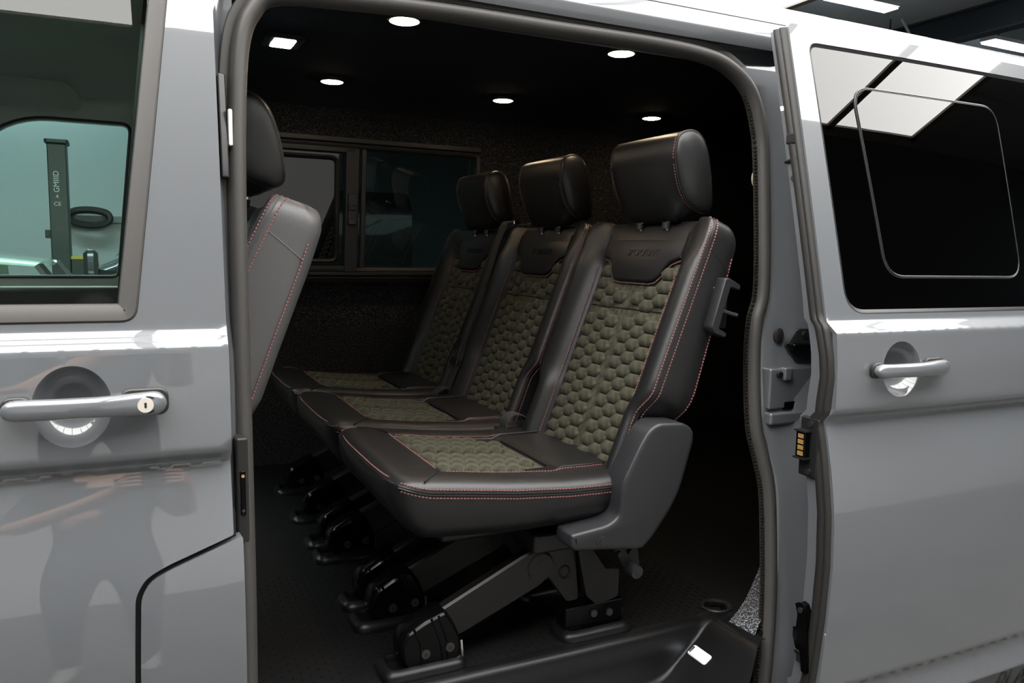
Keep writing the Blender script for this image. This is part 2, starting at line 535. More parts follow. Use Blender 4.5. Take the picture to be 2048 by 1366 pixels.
MB().tube(catmull([(-1.18, -.12, .0), (-1.1, -.14, .08), (-0.9, -.14, .1), (-.72, -.14, .06), (-.7, -.14, -.04), (-.85, -.14, -.1), (-1.08, -.14, -.08)], 6, True), .05, 8, True).build("cable_coil", "black", t)

def sph_body(sections, n=24):
    """loft of (x, half_width, z_low, z_high, power) sections as rounded rings"""
    rings = []
    for (x, hw, z0, z1, pw) in sections:
        r = []
        for k in range(n):
            a = 2 * math.pi * k / n
            c, s = math.cos(a), math.sin(a)
            r.append((x, hw * math.copysign(abs(c) ** pw, c), (z0 + z1) / 2 + (z1 - z0) / 2 * math.copysign(abs(s) ** pw, s)))
        rings.append(r)
    return rings

# dark van nose to the right of the lift
t = empty("parked_van", (.12, 6.6, GROUND))
tag(t, "dark parked van nose with a door mirror beside the lift", "vehicle")
MB().loft(sph_body([(-.60, .5, .35, .75, .5), (-.56, .8, .25, .95, .4), (-.45, .88, .2, 1.16, .35), (-.25, .9, .2, 1.25, .35), (.08, .9, .2, 1.66, .35), (.35, .9, .2, 1.84, .35), (.8, .9, .2, 1.9, .3), (2.2, .9, .2, 1.92, .3)]), True, True, True).build("body", "car_dark", t)
MB().loft([[(-.26, -.70, 1.27), (-.26, .70, 1.27)], [(.10, -.62, 1.70), (.10, .62, 1.70)]], closed=False).build("windscreen", "gloss_black", t)
MB().plate(rounded([(-.1, -.09), (.1, -.09), (.1, .13), (-.1, .13)], .06), [(.03, -.05), (0, -.02), (0, .02), (.03, .05)], lambda a, b, d: (-.42 + d, -1.03 + a, 1.2 + b)).build("door_mirror", "car_dark", t)
MB().bar((-.38, -.95, 1.15), (-.2, -.84, 1.12), .05).build("mirror_arm", "black", t)
for sx in (-.15, 1.6):
    for sy in (-.84, .84):
        MB().cyl((sx, sy - .1, .33), (sx, sy + .1, .33), .33, 24).build("wheel", "black", t)
# pale green car roof and pillars at the left
t = empty("parked_car", (-1.12, 4.6, GROUND + .0))
tag(t, "pale green parked car with chromed window frame seen through the cab", "car")
MB().loft(sph_body([(-2.0, .55, .35, .6, .5), (-1.85, .78, .22, .82, .4), (-.9, .82, .2, .9, .35), (.6, .82, .2, .93, .35), (1.15, .78, .25, .88, .4), (1.25, .6, .35, .7, .5)]), True, True, True).build("body", "car_pale", t)
MB().loft(sph_body([(-.75, .55, 1.22, 1.25, .5), (-.5, .62, 1.235, 1.285, .5), (.3, .62, 1.24, 1.30, .5), (.62, .58, 1.22, 1.26, .5)]), True, True, True).build("roof", "car_pale", t)
for sy in (-.62, .62):
    MB().bar((.62, sy * .95, 1.24), (.86, sy * 1.15, .9), .05, .03).build("rear_pillar", "chrome", t, smooth=False)
    MB().bar((.28, sy, 1.25), (.3, sy * 1.18, .9), .06, .03).build("middle_pillar", "car_pale", t, smooth=False)
    MB().bar((-.72, sy * .9, 1.23), (-1.05, sy * 1.15, .88), .05, .03).build("front_pillar", "chrome", t, smooth=False)
MB().box(-.5, .2, -.5, .5, .6, 1.0).build("seat_row", "red", t, bevel=.04)
for sx in (-1.35, .75):
    for sy in (-.78, .78):
        MB().cyl((sx, sy - .08, .3), (sx, sy + .08, .3), .3, 24).build("wheel", "black", t)

# ================================================================== VAN
van = empty("van", (0.9, 0.83, GROUND))
tag(van, "grey panel van with its side door slid open showing black trimmed cabin", "van")
vo = Vector((0.9, 0.83, GROUND))
class VMB(MB):
    """builds in world coordinates under the van's parts (part origin = world origin)"""
    pass
vroot_inv = Matrix.Translation(-vo)
def vpart(o, parent=None):
    """parent under the van keeping world coordinates"""
    if parent is None:
        o.parent = van; o.matrix_parent_inverse = vroot_inv
    else:
        o.parent = parent
    return o

PROF = [(-.45, -.105), (-.30, -.122), (-.132, -.133), (-.124, -.132), (-.088, -.122), (-.063, -.117), (-.052, -.133), (.0, -.138), (.1, -.146),
        (.2, -.150), (.28, -.147), (.32, -.143), (.36, -.1365), (.40, -.1285), (.44, -.119), (.480, -.108), (.495, -.132), (.52, -.132), (.58, -.130), (.642, -.1235), (.646, -.1215), (.661, -.099), (.667, -.0965),
        (.668, -.0963)]
for _k in range(1, 36):
    _z = .668 + .02 * _k
    PROF.append((_z, -.0963 + .206 * (_z - .668) + .034 * (_z - .668) ** 2))
def prof_raw(z): return interp(PROF, z)
def prof(z): return sum(prof_raw(z + d) for d in (-.003, -.0015, 0, .0015, .003)) / 5
ZROWS = [-.132, -.124, -.088, -.063, -.058, -.052, .44, .47, .476, .483, .49, .496, .503, .635, .642, .646, .65, .654, .658, .662, .667, .675]
def y_door(x, z): return prof(z) - .027 * max(0, z - .668) + 0.010 * (x - 0.6) ** 2
def y_slide(x, z): return prof(z) + .022 * max(0, z - .668) - 0.1293 + 0.008 * ((x - 1.7) / 0.5) ** 2
def ell(cx, cz, rx, rz, n=40): return [(cx + rx * math.cos(2 * math.pi * k / n), cz + rz * math.sin(2 * math.pi * k / n)) for k in range(n)]

def recess(name, cx, cz, rx, rz, yf, parent, depth=0.034):
    rings = []
    for t, d in ((1.0, 0.0), (.975, .002), (.93, .009), (.84, .019), (.68, .027), (.45, .032), (.2, depth), (.05, depth)):
        rings.append([(cx + rx * t * math.cos(a), yf(cx + rx * t * math.cos(a), cz + rz * t * math.sin(a)) * 1.0 + d, cz + rz * t * math.sin(a)) for a in [2 * math.pi * k / 40 for k in range(40)]])
    return MB().loft(rings, True, False, True).build(name, "paint", parent)

def handle(x0, x1, cz, y0, parent, lock):
    """bar handle standing off the skin; y0 is the skin there"""
    n = 26; rings = []; L = x1 - x0
    for i in range(n + 1):
        t = .5 - .5 * math.cos(math.pi * i / n)
        q = min(1, t / .085, (1 - t) / .085)
        e = max(math.sqrt(max(0, 1 - (1 - q) ** 2)), 0.10)
        hz = (0.0135 + 0.0025 * smoothstep(.55, .95, t)) * e
        yc = y0 - 0.013 - 0.008 * math.sin(math.pi * t)
        dy = 0.0125 * (0.35 + 0.65 * e)
        ring = []
        for k in range(20):
            a = 2 * math.pi * k / 20
            c, s = math.cos(a), math.sin(a)
            ring.append((x0 + L * t, yc + dy * math.copysign(abs(c) ** .8, c), cz + hz * math.copysign(abs(s) ** .75, s)))
        rings.append(ring)
    h = MB().loft(rings, True, True, True).build("door_handle", "paint", parent)
    for a, b, hh in ((x0 - .0015, x0 + .034, .0150), (x1 - .056, x1 + .003, .0185)):
        ol = rounded([(a, cz - hh), (b, cz - hh), (b, cz + hh), (a, cz + hh)], .0145, 8)
        MB().plate(ol, [(.0, .002), (0, -.004), (.002, -.006)], lambda p, q, d: (p, y0 + d, q)).build("handle_gasket", "rubber_dark", parent)
        MB().box(a + .006, b - .008, y0 - .016, y0, cz - .010, cz + .010).build("handle_foot", "paint", parent, bevel=.003)
    cx = x1 - .026
    yk = y0 - 0.0265
    if lock:
        MB().plate(rounded([(cx - .024, cz - .0115), (cx + .012, cz - .0115), (cx + .012, cz + .0115), (cx - .024, cz + .0115)], .008), [(.001, .004), (0, -.0012), (.0015, -.002)], lambda p, q, d: (p, yk + .0015 + d, q)).build("lock_surround", "cover", parent)
        MB().cyl((cx, yk + .004, cz), (cx, yk - .0035, cz), .0098, 24).build("lock_barrel", "keyhole", parent)
        MB().box(cx - .0014, cx + .0014, yk - .0038, yk - .003, cz - .0035, cz + .0035).build("key_slot", "cover", parent)
    else:
        MB().plate(ell(cx + .004, cz, .011, .012, 24), [(.0, .004), (0, -.001), (.0025, -.0005), (.005, .0005)], lambda p, q, d: (p, yk + .001 + d, q)).build("handle_cap", "paint", parent)
    return h

# ---------- front door
ZT = 1.238
fd_out = rounded([(-.95, -.40), (-.018, -.40), (-.018, .18), (-.0135, .305), (-.001, .3275), (.024, .3405), (.1155, .372), (.1155, ZT), (-.30, ZT), (-.95, .75)],
                 [.02, .003, .05, .01, .01, .02, .003, .02, .1, .05], 3)
fw_hole = rounded([(-.86, .676), (.0, .676), (.062, 1.195), (-.32, 1.195)], [.05, .02, .03, .1], 6)
HC = (-.079, .570)
front_door = vpart(panel("front_door", fd_out, [fw_hole, ell(HC[0], HC[1], .0465, .0535)], y_door, "paint", None, zrows=ZROWS, flange=.03))
recess("handle_recess", HC[0], HC[1], .0465, .0535, y_door, front_door)
handle(-.157, .033, .572, y_door(-.06, .57), front_door, True)
def frame_band(name, hole, w, yf, dy0, dy1, material, parent, bev=.004):
    """rubber frame just inside a window hole"""
    o = resample(hole, .03); i = offset(o, w)
    rings = [[(p[0], yf(*p) + dy1, p[1]) for p in offset(o, -.001)], [(p[0], yf(*p) + dy0 + bev, p[1]) for p in offset(o, -.001)], [(p[0], yf(*p) + dy0, p[1]) for p in offset(o, bev * .8)],
             [(p[0], yf(*p) + dy0 + .001, p[1]) for p in offset(o, w * .55)], [(p[0], yf(*p) + dy0 + bev * 1.2, p[1]) for p in offset(o, w * .9)], [(p[0], yf(*p) + dy1, p[1]) for p in i]]
    return MB().loft(rings, True).build(name, material, parent)
frame_band("window_seal", fw_hole, .026, y_door, -.002, .012, "rubber", front_door)
def pane(name, outline, yf, dy, material, parent, step=.05):
    return panel(name, outline, [], lambda x, z: yf(x, z) + dy, material, parent, step=step, flange=.0001)
pane("window_glass", offset(resample(fw_hole, .03), .020), y_door, .009, "glass_cab", front_door)
# black inner border and inner door card
MB().loft([[(-.03, .0, .66), (-.03, .03, .66), (.11, .03, .66), (.11, .0, .66)], [(.03, .10, 1.2), (.03, .13, 1.2), (.11, .13, 1.2), (.11, .10, 1.2)]], True, True, True).build("pillar_trim", "black", front_door)
MB().box(-.9, .10, -.085, -.03, -.3, .655).build("door_card", "black", front_door, bevel=.02)
# fuel side body panel under the door cut
bp_out = rounded([(-.011, -.40), (.128, -.40), (.128, .368), (.118, .3655), (.0265, .3335), (.0035, .3215), (-.0065, .303), (-.011, .18)], [.003, .003, .003, .003, .02, .01, .01, .05], 3)
bpanel = vpart(panel("pillar_panel", bp_out, [], y_door, "paint", None, zrows=ZROWS, flange=.03))
MB().box(-.06, .12, -.118, -.09, -.4, .40).build("gap_backing", "black", bpanel)

# ---------- B pillar jamb and shell
def shift(z): return max(0.0, prof_raw(z) + .13) if z > .6 else 0.0
zs_j = [-.45, -.2, 0, .2, .35, .45, .55, .62, .67, .8, .95, 1.1, 1.18, 1.235]
rings = []
for z in zs_j:
    s = shift(z)
    low = interp([(-.3, -.09), (.1, -.06), (.35, -.03), (.6, 0), (2, 0)], z)
    rings.append([(.117, -.095 + s, z), (.1215, -.06 + s * .9, z), (.127, -.03 + s * .7 + low * .6, z), (.133, -.012 + s * .6 + low, z), (.150, -.004 + s * .5 + low, z), (.150, .09 + s * .3, z), (.06, .09 + s * .3, z), (.06, -.07 + s, z)])
pillar = vpart(MB().loft(rings, True, True, True).build("door_pillar", "paint"))
MB().loft([[(.1225, -.052 + a, z), (.1345, -.046 + a, z), (.1345, -.02 + a, z), (.1225, -.02 + a, z)] for z, a in ((.885, .045), (.90, .047), (1.03, .075), (1.045, .078))], True, True, True).build("pillar_cover_strip", "black", pillar, bevel=.003)
MB().box(.128, .146, -.06, -.02, .33, .495).build("latch_strip", "rubber_dark", pillar, bevel=.004)
MB().box(.1335, .1415, -.0625, -.05, .375, .445).build("latch_slot", "gloss_black", pillar, bevel=.002)
MB().cyl((.1375, -.0635, .437), (.1375, -.06, .437), .0025, 10).build("contact_pin", "gold", pillar)
MB().cyl((.1375, -.0635, .383), (.1375, -.06, .383), .0025, 10).build("screw", "bolt", pillar)
MB().plate(rounded([(.131, .88), (.1375, .88), (.1375, .935), (.131, .935)], .003), [(0, .0), (0, -.006), (.001, -.008)], lambda a, b, d: (a + .004, d + .02, b + .055)).build("buffer", "white", pillar)

# ---------- roof and header
rp = [(.030, 1.236), (.0315, 1.243), (.036, 1.256), (.046, 1.278), (.066, 1.305), (.10, 1.330), (.16, 1.352), (.26, 1.374), (.42, 1.392), (.62, 1.403), (.83, 1.407)]
rp = rp + [(1.66 - y, z) for y, z in reversed(rp[:-1])]
rpi = [(y, z) for y, z in rp]
rings = []
for x in (-.62, -.5, -.2, .2, .6, 1.0, 1.4, 1.9, 2.5, 3.0):
    dz = -.03 * smoothstep(-.3, -.62, x) * 1.0
    rings.append([(x, y, z + dz) for y, z in rpi] + [(x, y * .985 + .012, z - .02 + dz) for y, z in reversed(rpi)])
roof = vpart(MB().loft(rings, True, True, True).build("roof", "paint", angle=50))
MB().tube([(-.5, .045, 1.2735), (3.0, .045, 1.2735)], .0022, 6).build("roof_seam", "black", roof)
hp = [(.031, 1.237), (.036, 1.233), (.060, 1.231), (.082, 1.227), (.090, 1.218), (.092, 1.205), (.092, 1.190), (.080, 1.187), (.080, 1.184), (.094, 1.196), (.112, 1.225), (.10, 1.26), (.06, 1.26)]
header = vpart(MB().loft([[(x, y, z) for y, z in hp] for x in (.12, .6, 1.28)], True, True, True).build("door_header", "paint"))
MB().loft([[(x, y, z) for y, z in [(.064, 1.2165), (.0665, 1.2085), (.088, 1.2055), (.088, 1.2085), (.070, 1.2115), (.0675, 1.2175)]] for x in (.20, 1.055)], True, True, True).build("door_track", "cover", header)
MB().box(1.05, 1.068, .062, .075, 1.206, 1.214).build("track_end", "white", header, bevel=.002)

# ---------- opening seal
SEAL = [(0.145, -0.118, -0.19), (0.148, -0.098, 0.02), (0.151, -0.078, 0.111), (0.154, -0.059, 0.237), (0.158, -0.018, 0.465), (0.159, 0.002, 0.621), (0.161, 0.026, 0.855), (0.166, 0.042, 1.01), (0.174, 0.051, 1.097), (0.191, 0.056, 1.142), (0.222, 0.059, 1.167), (0.335, 0.06, 1.176), (0.512, 0.06, 1.182), (0.711, 0.06, 1.183), (0.937, 0.061, 1.185), (1.061, 0.06, 1.179), (1.126, 0.058, 1.163), (1.179, 0.054, 1.122), (1.202, 0.047, 1.05), (1.207, 0.039, 0.977), (1.205, 0.02, 0.796), (1.198, 0.01, 0.7), (1.18, 0.005, 0.647), (1.169, -0.005, 0.563), (1.164, -0.025, 0.426), (1.176, -0.039, 0.353), (1.186, -0.055, 0.268), (1.172, -0.087, 0.063), (1.146, -0.11, -0.104), (1.13, -.115, -.19)]
sp = catmull(SEAL, 5)
def sweep(path, profile, ctr):
    P = [Vector(p) for p in path]; rings = []
    for i, p in enumerate(P):
        T = (P[min(i + 1, len(P) - 1)] - P[max(i - 1, 0)]).normalized()
        B = Vector((0, 1, 0)); B = (B - T * B.dot(T)).normalized()
        N = T.cross(B)
        if N.dot(p - Vector(ctr)) < 0: N = -N
        rings.append([p + N * n + B * b for n, b in profile])
    return rings
ctr = (.68, 0, .5)
seal_prof = [(0, .012), (-.001, .004), (.002, -.008), (.008, -.0155), (.016, -.018), (.0235, -.0145), (.0275, -.006), (.0290, -.0015), (.0335, -.003), (.0405, -.0025), (.0425, .006), (.040, .02)]
seal = vpart(MB().loft(sweep(sp, seal_prof, ctr), True, True, True).build("door_seal", "rubber", angle=60))
lipm = MB()
P = [Vector(p) for p in sp]
for i in range(len(P) - 1):
    L = (P[i + 1] - P[i]).length; k = max(1, int(L / .0062))
    if P[i].x < 1.1 or P[i].z > 1.13: continue
    for j in range(k):
        p = P[i].lerp(P[i + 1], j / k); T = (P[i + 1] - P[i]).normalized()
        lipm.bar(p + Vector((0, .001, 0)) - T * .0021, p + Vector((0, .001, 0)) + T * .0021, .013, .007, up=(0, 1, 0))
lipm.build("ribbed_lip", "rubber_dark", seal, smooth=False, kind="stuff")

# ---------- rear jamb (C pillar) behind the opening
right = [p for p in sp if p.x > .9 and p.z < 1.178]
rings = []
for p in right:
    a = smoothstep(1.10, 1.178, p.z)
    s = prof_raw(p.z) + .131 if p.z > .5 else 0
    rings.append([(p.x + .022, p.y + .012, p.z), (p.x + .036, p.y - .004, p.z), (max(p.x + .05, 1.235), p.y - .012, p.z), (1.268, p.y - .014, p.z), (1.276, p.y - .021, p.z), (1.330, p.y - .029, p.z), (1.365, p.y - .045, p.z), (1.395, -.105 + s, p.z)])
jamb = vpart(MB().loft(rings, False).build("rear_jamb", "paint", angle=50))
# body side behind the sliding door
pn = panel("rear_body_side", rounded([(1.392, -.40), (3.0, -.40), (3.0, 1.236), (1.392, 1.236)], .003, 1), [], lambda x, z: prof(z) + .03, "paint", None, step=.12, zrows=ZROWS, flange=.02)
vpart(pn)
# jamb upper corner closing under the header
MB().loft([[(1.08, .09, 1.19), (1.15, .075, 1.165), (1.20, .06, 1.12), (1.40, .03, 1.10)], [(1.08, .10, 1.24), (1.2, .09, 1.24), (1.3, .08, 1.24), (1.40, .05, 1.24)]], closed=False).build("jamb_corner", "paint", jamb)
# door track end behind the door top
MB().box(1.06, 1.30, .035, .05, 1.226, 1.233).build("jamb_ledge", "rubber", jamb, bevel=.003)
# striker plate
sx, sz, sy = 1.285, .592, -.037
def yj(x): return interp([(1.2, -.014), (1.268, -.018), (1.33, -.033), (1.4, -.06)], x)
ol = rounded([(1.258, .592), (1.284, .553), (1.325, .553), (1.325, .630), (1.284, .630)], .006)
st = MB().plate(ol, [(0, .004), (0, -.003), (.0015, -.0045)], lambda a, b, d: (a, yj(a) - .004 + d, b)).build("striker_plate", "cover", jamb)
for zz in (.616, .568):
    MB().cyl((1.300, yj(1.3) - .006, zz), (1.300, yj(1.3) - .0115, zz), .0075, 18).build("bolt", "bolt", jamb)
    MB().cyl((1.300, yj(1.3) - .0116, zz), (1.300, yj(1.3) - .0122, zz), .003, 6).build("bolt_socket", "black", jamb)
MB().plate(rounded([(1.256, .583), (1.302, .583), (1.302, .597), (1.256, .597)], .006), [(.002, 0), (0, -.004), (0, -.018), (.002, -.022)], lambda a, b, d: (a, yj(a) - .008 + d, b + .002)).build("striker_pin", "gloss_black", jamb)
MB().plate(ell(1.243, .6135, .012, .017, 20), [(0, .004), (0, -.002), (.003, -.004)], lambda a, b, d: (a, yj(a) + d, b)).build("rubber_plug", "rubber_dark", jamb)
# middle rail end
MB().box(1.205, 1.40, -.038, .02, .458, .546).build("rail_cover", "paint", jamb, bevel=.005)
MB().box(1.238, 1.258, -.047, -.03, .520, .548).build("rail_bracket", "paint", jamb, bevel=.004)
MB().cyl((1.228, -.037, .533), (1.228, -.044, .533), .007, 16).build("rail_screw", "black", jamb)
MB().box(1.248, 1.40, -.0395, -.03, .455, .473).build("rail_slot", "gloss_black", jamb, bevel=.002)
MB().box(1.205, 1.40, -.046, .0, .425, .452).build("rail_ledge", "paint", jamb, bevel=.006)

# ---------- sliding door
SX = 1.160
sd_out = rounded([(SX, -.36), (2.22, -.36), (2.22, 1.236), (SX + .002, 1.236)], [.02, .03, .03, .012], 4)
sw_hole = rounded([(1.214, .676), (2.14, .676), (2.14, 1.203), (1.206, 1.203)], [.05, .05, .03, .026], 8)
HC2 = (1.328, .571)
sdoor = vpart(panel("sliding_door", sd_out, [sw_hole, ell(HC2[0], HC2[1], .051, .0535)], y_slide, "paint", None, zrows=ZROWS, flange=.012))
recess("handle_recess", HC2[0], HC2[1], .051, .0535, y_slide, sdoor)
handle(1.243, 1.441, .572, y_slide(1.33, .57), sdoor, False)
frame_band("window_seal", sw_hole, .0085, y_slide, .001, .010, "black", sdoor, bev=.002)
pane("window_glass", offset(resample(sw_hole, .03), .006), y_slide, .0035, "glass_black", sdoor)
pane("window_backing", offset(resample(sw_hole, .03), .004), y_slide, .030, "black", sdoor, step=.2)
ipo = rounded([(1.336, .748), (1.752, .748), (1.752, 1.122), (1.312, 1.122)], .045, 8)
pane("opening_pane", resample(ipo, .03), y_slide, .0010, "glass_black", sdoor)
MB().tube([(p[0], y_slide(*p) + .0012, p[1]) for p in resample(ipo, .02)], .0010, 6, closed=True).build("pane_frame", "cover", sdoor)
MB().tube([(p[0], y_slide(*p) + .0030, p[1]) for p in resample(offset(ipo, -.0026), .02)], .0020, 6, closed=True).build("pane_gap", "black", sdoor)
# leading edge: rubber strip then painted inner frame
zs_e = [-.355, -.25, -.14, -.12, -.09, -.065, -.055, -.045, 0, .1, .2, .3, .4, .44, .46, .475, .49, .5, .52, .56, .6, .62, .635, .645, .655, .665, .68, .70, .75, .85, .95, 1.05, 1.15, 1.228]
def eprof(z, a): return y_slide(SX, z) + a
def sprof(z): return max(y_slide(SX, z), sum(y_slide(SX, z + d) for d in (-.06, -.04, -.02, 0, .02, .04, .06)) / 7)
MB().loft([[(SX + .004, sprof(z) + .004, z), (SX - .004, sprof(z) + .010, z), (SX - .006, sprof(z) + .016, z), (SX - .002, sprof(z) + .0205, z), (SX - .005, sprof(z) + .026, z), (SX - .005, sprof(z) + .034, z), (SX + .003, sprof(z) + .042, z), (SX + .02, sprof(z) + .042, z), (SX + .02, sprof(z) + .004, z)] for z in zs_e], True, True, True).build("edge_seal", "rubber_dark", sdoor, angle=70)
def fdep(z): return interp([(-.4, .066), (.56, .064), (.72, .054), (1.3, .050)], z)
MB().loft([[(SX + .004, sprof(z) + .030, z), (SX + .004, sprof(z) + fdep(z), z), (SX + .03, sprof(z) + fdep(z) + .008, z), (SX + .12, sprof(z) + fdep(z) + .008, z), (SX + .12, sprof(z) + .03, z), (SX + .02, sprof(z) + .03, z)] for z in zs_e], True, True, True).build("door_inner_frame", "paint", sdoor, angle=60)
MB().box(1.24, 2.2, -.20, -.15, -.3, .64).build("door_inner_panel", "black", sdoor, bevel=.02)
# contact block with gold pads
MB().box(SX - .006, SX + .01, -.222, -.176, .362, .478).build("contact_block", "black", sdoor, bevel=.004)
for zz in (.466, .373):
    MB().cyl((SX - .006, -.203, zz), (SX - .009, -.203, zz), .006, 16).build("contact_screw", "bolt", sdoor)
MB().box(SX - .020, SX - .004, -.203, -.180, .400, .450).build("contact_housing", "gloss_black", sdoor, bevel=.002)
for k in range(4):
    MB().box(SX - .0215, SX - .018, -.200, -.187, .4045 + k * .0113, .4125 + k * .0113).build("gold_contact", "gold", sdoor, smooth=False)
MB().box(SX - .0235, SX - .004, -.206, -.178, .4505, .4535).build("contact_lip", "black", sdoor, smooth=False)
MB().box(SX - .0235, SX - .004, -.206, -.178, .3975, .4005).build("contact_lip", "black", sdoor, smooth=False)
# guide hooks on the edge
MB().box(SX - .006, SX + .012, -.118, -.095, 1.000, 1.020).build("guide_block", "black", sdoor, bevel=.003)
MB().cyl((SX + .003, -.090, .968), (SX + .003, -.125, .972), .0042, 12, .0058).build("guide_pin", "black", sdoor)
MB().cyl((SX - .001, -.118, .935), (SX + .004, -.112, .935), .006, 12).build("edge_screw", "bolt", sdoor)
# lower latch lever
lat = [(-.198, .118), (-.206, .124), (-.216, .122), (-.223, .110), (-.232, .02), (-.232, -.01), (-.222, -.008), (-.216, .030), (-.204, .032), (-.196, .052), (-.196, .070), (-.203, .072), (-.205, .10)]
MB().plate(list(reversed(lat)), [(.001, .004), (0, .002), (0, -.010), (.0015, -.012)], lambda a, b, d: (SX + d, a, b - .012)).build("latch_lever", "gloss_black", sdoor)
MB().cyl((SX - .011, -.211, .099), (SX - .015, -.211, .099), .0055, 16).build("latch_pivot", "bolt", sdoor)
MB().box(SX - .006, SX + .004, -.222, -.199, -.012, .022).build("latch_plate", "cover", sdoor, bevel=.002)
MB().cyl((SX - .005, -.198, .008), (SX - .005, -.224, .010), .004, 10).build("latch_pin", "chrome", sdoor)
# sill strip and lettering
strip_o = rounded([(SX + .006, -.355), (2.21, -.355), (2.21, -.130), (SX + .006, -.130)], .004, 2)
panel("sill_strip", strip_o, [], lambda x, z: y_slide(x, z) - .0015, "sill_strip", sdoor, step=.1, flange=.002)
Mx = Matrix.Translation((1.690, y_slide(1.75, -.16) - .0030, -.158)) @ Matrix.Rotation(math.radians(90), 4, 'X')
text_mesh("lettering", "PLA", .072, Mx, "decal", sdoor, shear=.35, align='LEFT', extrude=.0004)

# ---------- floor, step
def z_step(x, y):
    riser = interp([(-.3, -.112), (-.09, -.106), (-.055, -.102), (-.036, -.090), (-.026, -.070), (-.016, -.022), (-.008, -.006), (0.002, 0.0), (1, 0)], y)
    endw = interp([(0, -.112), (.90, -.110), (.945, -.100), (.985, -.078), (1.085, -.010), (1.105, -.001), (1.12, 0.0), (2, 0)], x - .15 * max(0, -.03 - y) * 0)
    k = .012
    h = max(0, min(1, .5 + .5 * (riser - endw) / (k * 2)))
    return endw * (1 - h) + riser * h + k * h * (1 - h) * 1.0
xs_s = [.10 + .05 * i for i in range(15)] + [.82 + .0125 * i for i in range(27)]
ys_s = [-.20, -.17, -.14, -.11, -.09, -.075, -.06, -.05, -.043, -.036, -.031, -.026, -.021, -.016, -.012, -.008, -.004, 0, .004, .02]
def ymin(x): return interp([(0, -.2), (1.02, -.205), (1.05, -.190), (1.10, -.152), (1.13, -.128), (2, -.114)], x)
stepw = vpart(MB().loft([[(x, max(y, ymin(x)), z_step(x, max(y, ymin(x))) + .0005) for y in ys_s] for x in xs_s], closed=False).build("door_step", "step", angle=70))
MB().plate(rounded([(.30, -.185), (.86, -.185), (.86, -.075), (.30, -.075)], .03), [(0, -.004), (0, .0025), (.004, .004), (.0045, .003)], lambda a, b, d: (a, b, -.108 + d)).build("step_tread", "step", stepw)
# step lamp on the sloped end
e = .01
nx = Vector((-(z_step(1.03 + e, -.06) - z_step(1.03 - e, -.06)) / (2 * e), 0, 1)).normalized()
ax = Vector((0, -1, 0)); up_ = nx.cross(ax) * 1.0
lc = Vector((1.034, -.058, z_step(1.034, -.058)))
def lamp_fn(a, b, d): return lc + ax * a - (up_ if up_.z < 0 else -up_) * b + nx * d
MB().plate(rounded([(-.028, -.0125), (.028, -.0125), (.028, .0125), (-.028, .0125)], .006), [(0, -.004), (0, .002), (.002, .004)], lamp_fn).build("lamp_rim", "white", stepw)
MB().plate(rounded([(-.015, -.009), (.0245, -.009), (.0245, .0095), (-.015, .0095)], .003), [(0, .002), (0, .0048), (.001, .0055)], lamp_fn).build("step_lamp_lens", "steplamp", stepw)
MB().plate(rounded([(-.0255, -.008), (-.0175, -.008), (-.0175, .008), (-.0255, .008)], .003), [(0, .002), (0, .0048), (.001, .0055)], lamp_fn).build("lamp_clip", "chrome", stepw)

floor_m = vpart(MB().box(-.15, 2.9, .0015, 1.61, -.03, .0).build("cabin_floor", "mat", smooth=False))
vpart(MB().box(1.105, 2.9, -.10, .0015, -.03, -.0005).build("floor_edge", "mat", smooth=False), None)
dash = MB()
random.seed(3)
for i in range(62):
    for j in range(20):
        x = .17 + i * .0165; y = .03 + j * .028 + (.014 if i % 2 else 0)
        if y > .62 and x > .8: continue
        dash.box(x - .0018, x + .0018, y - .0065, y + .0065, 0, .0014)
dash.build("raised_dashes", "mat", floor_m, smooth=False, kind="stuff")
# tie-down cup
tie = vpart(MB().plate(ell(1.150, .033, .036, .034, 36), [(0, -.002), (0, .0035), (.003, .0055), (.007, .005), (.010, -.003), (.012, -.012)], lambda a, b, d: (a, b, d)).build("tie_down_cup", "black"))
MB().tube(catmull([(1.135, .043, .002), (1.145, .036, .006), (1.155, .030, .006), (1.165, .022, .002)], 4), .004, 8).build("tie_down_bar", "gloss_black", tie)
for (a, b) in ((1.137, .046), (1.160, .018)):
    MB().cyl((a, b, -.002), (a, b, .006), .0075, 12, .005).build("bolt", "gloss_black", tie)
# speckled carpet on the quarter panel base
A = Vector((1.126, -.036, 0)); Bq = Vector((1.250, .004, .105)); B2 = Vector((1.196, -.010, .030)); Cq = Vector((1.130, -.108, -.005))
rows = []
edge = catmull([A, Vector((1.160, -.022, .009)), B2, Vector((1.228, -.002, .070)), Bq, Vector((1.275, .01, .20))], 4)
low = [Vector(Cq) + (Vector((1.31, -.035, .17)) - Cq) * (i / (len(edge) - 1)) for i in range(len(edge))]
cp = MB().loft([[e_.lerp(l_, t) for t in (0, .2, .4, .6, .8, 1)] for e_, l_ in zip(edge, low)], closed=False).build("carpeted_quarter_panel", "carpet_grey")
vpart(cp)

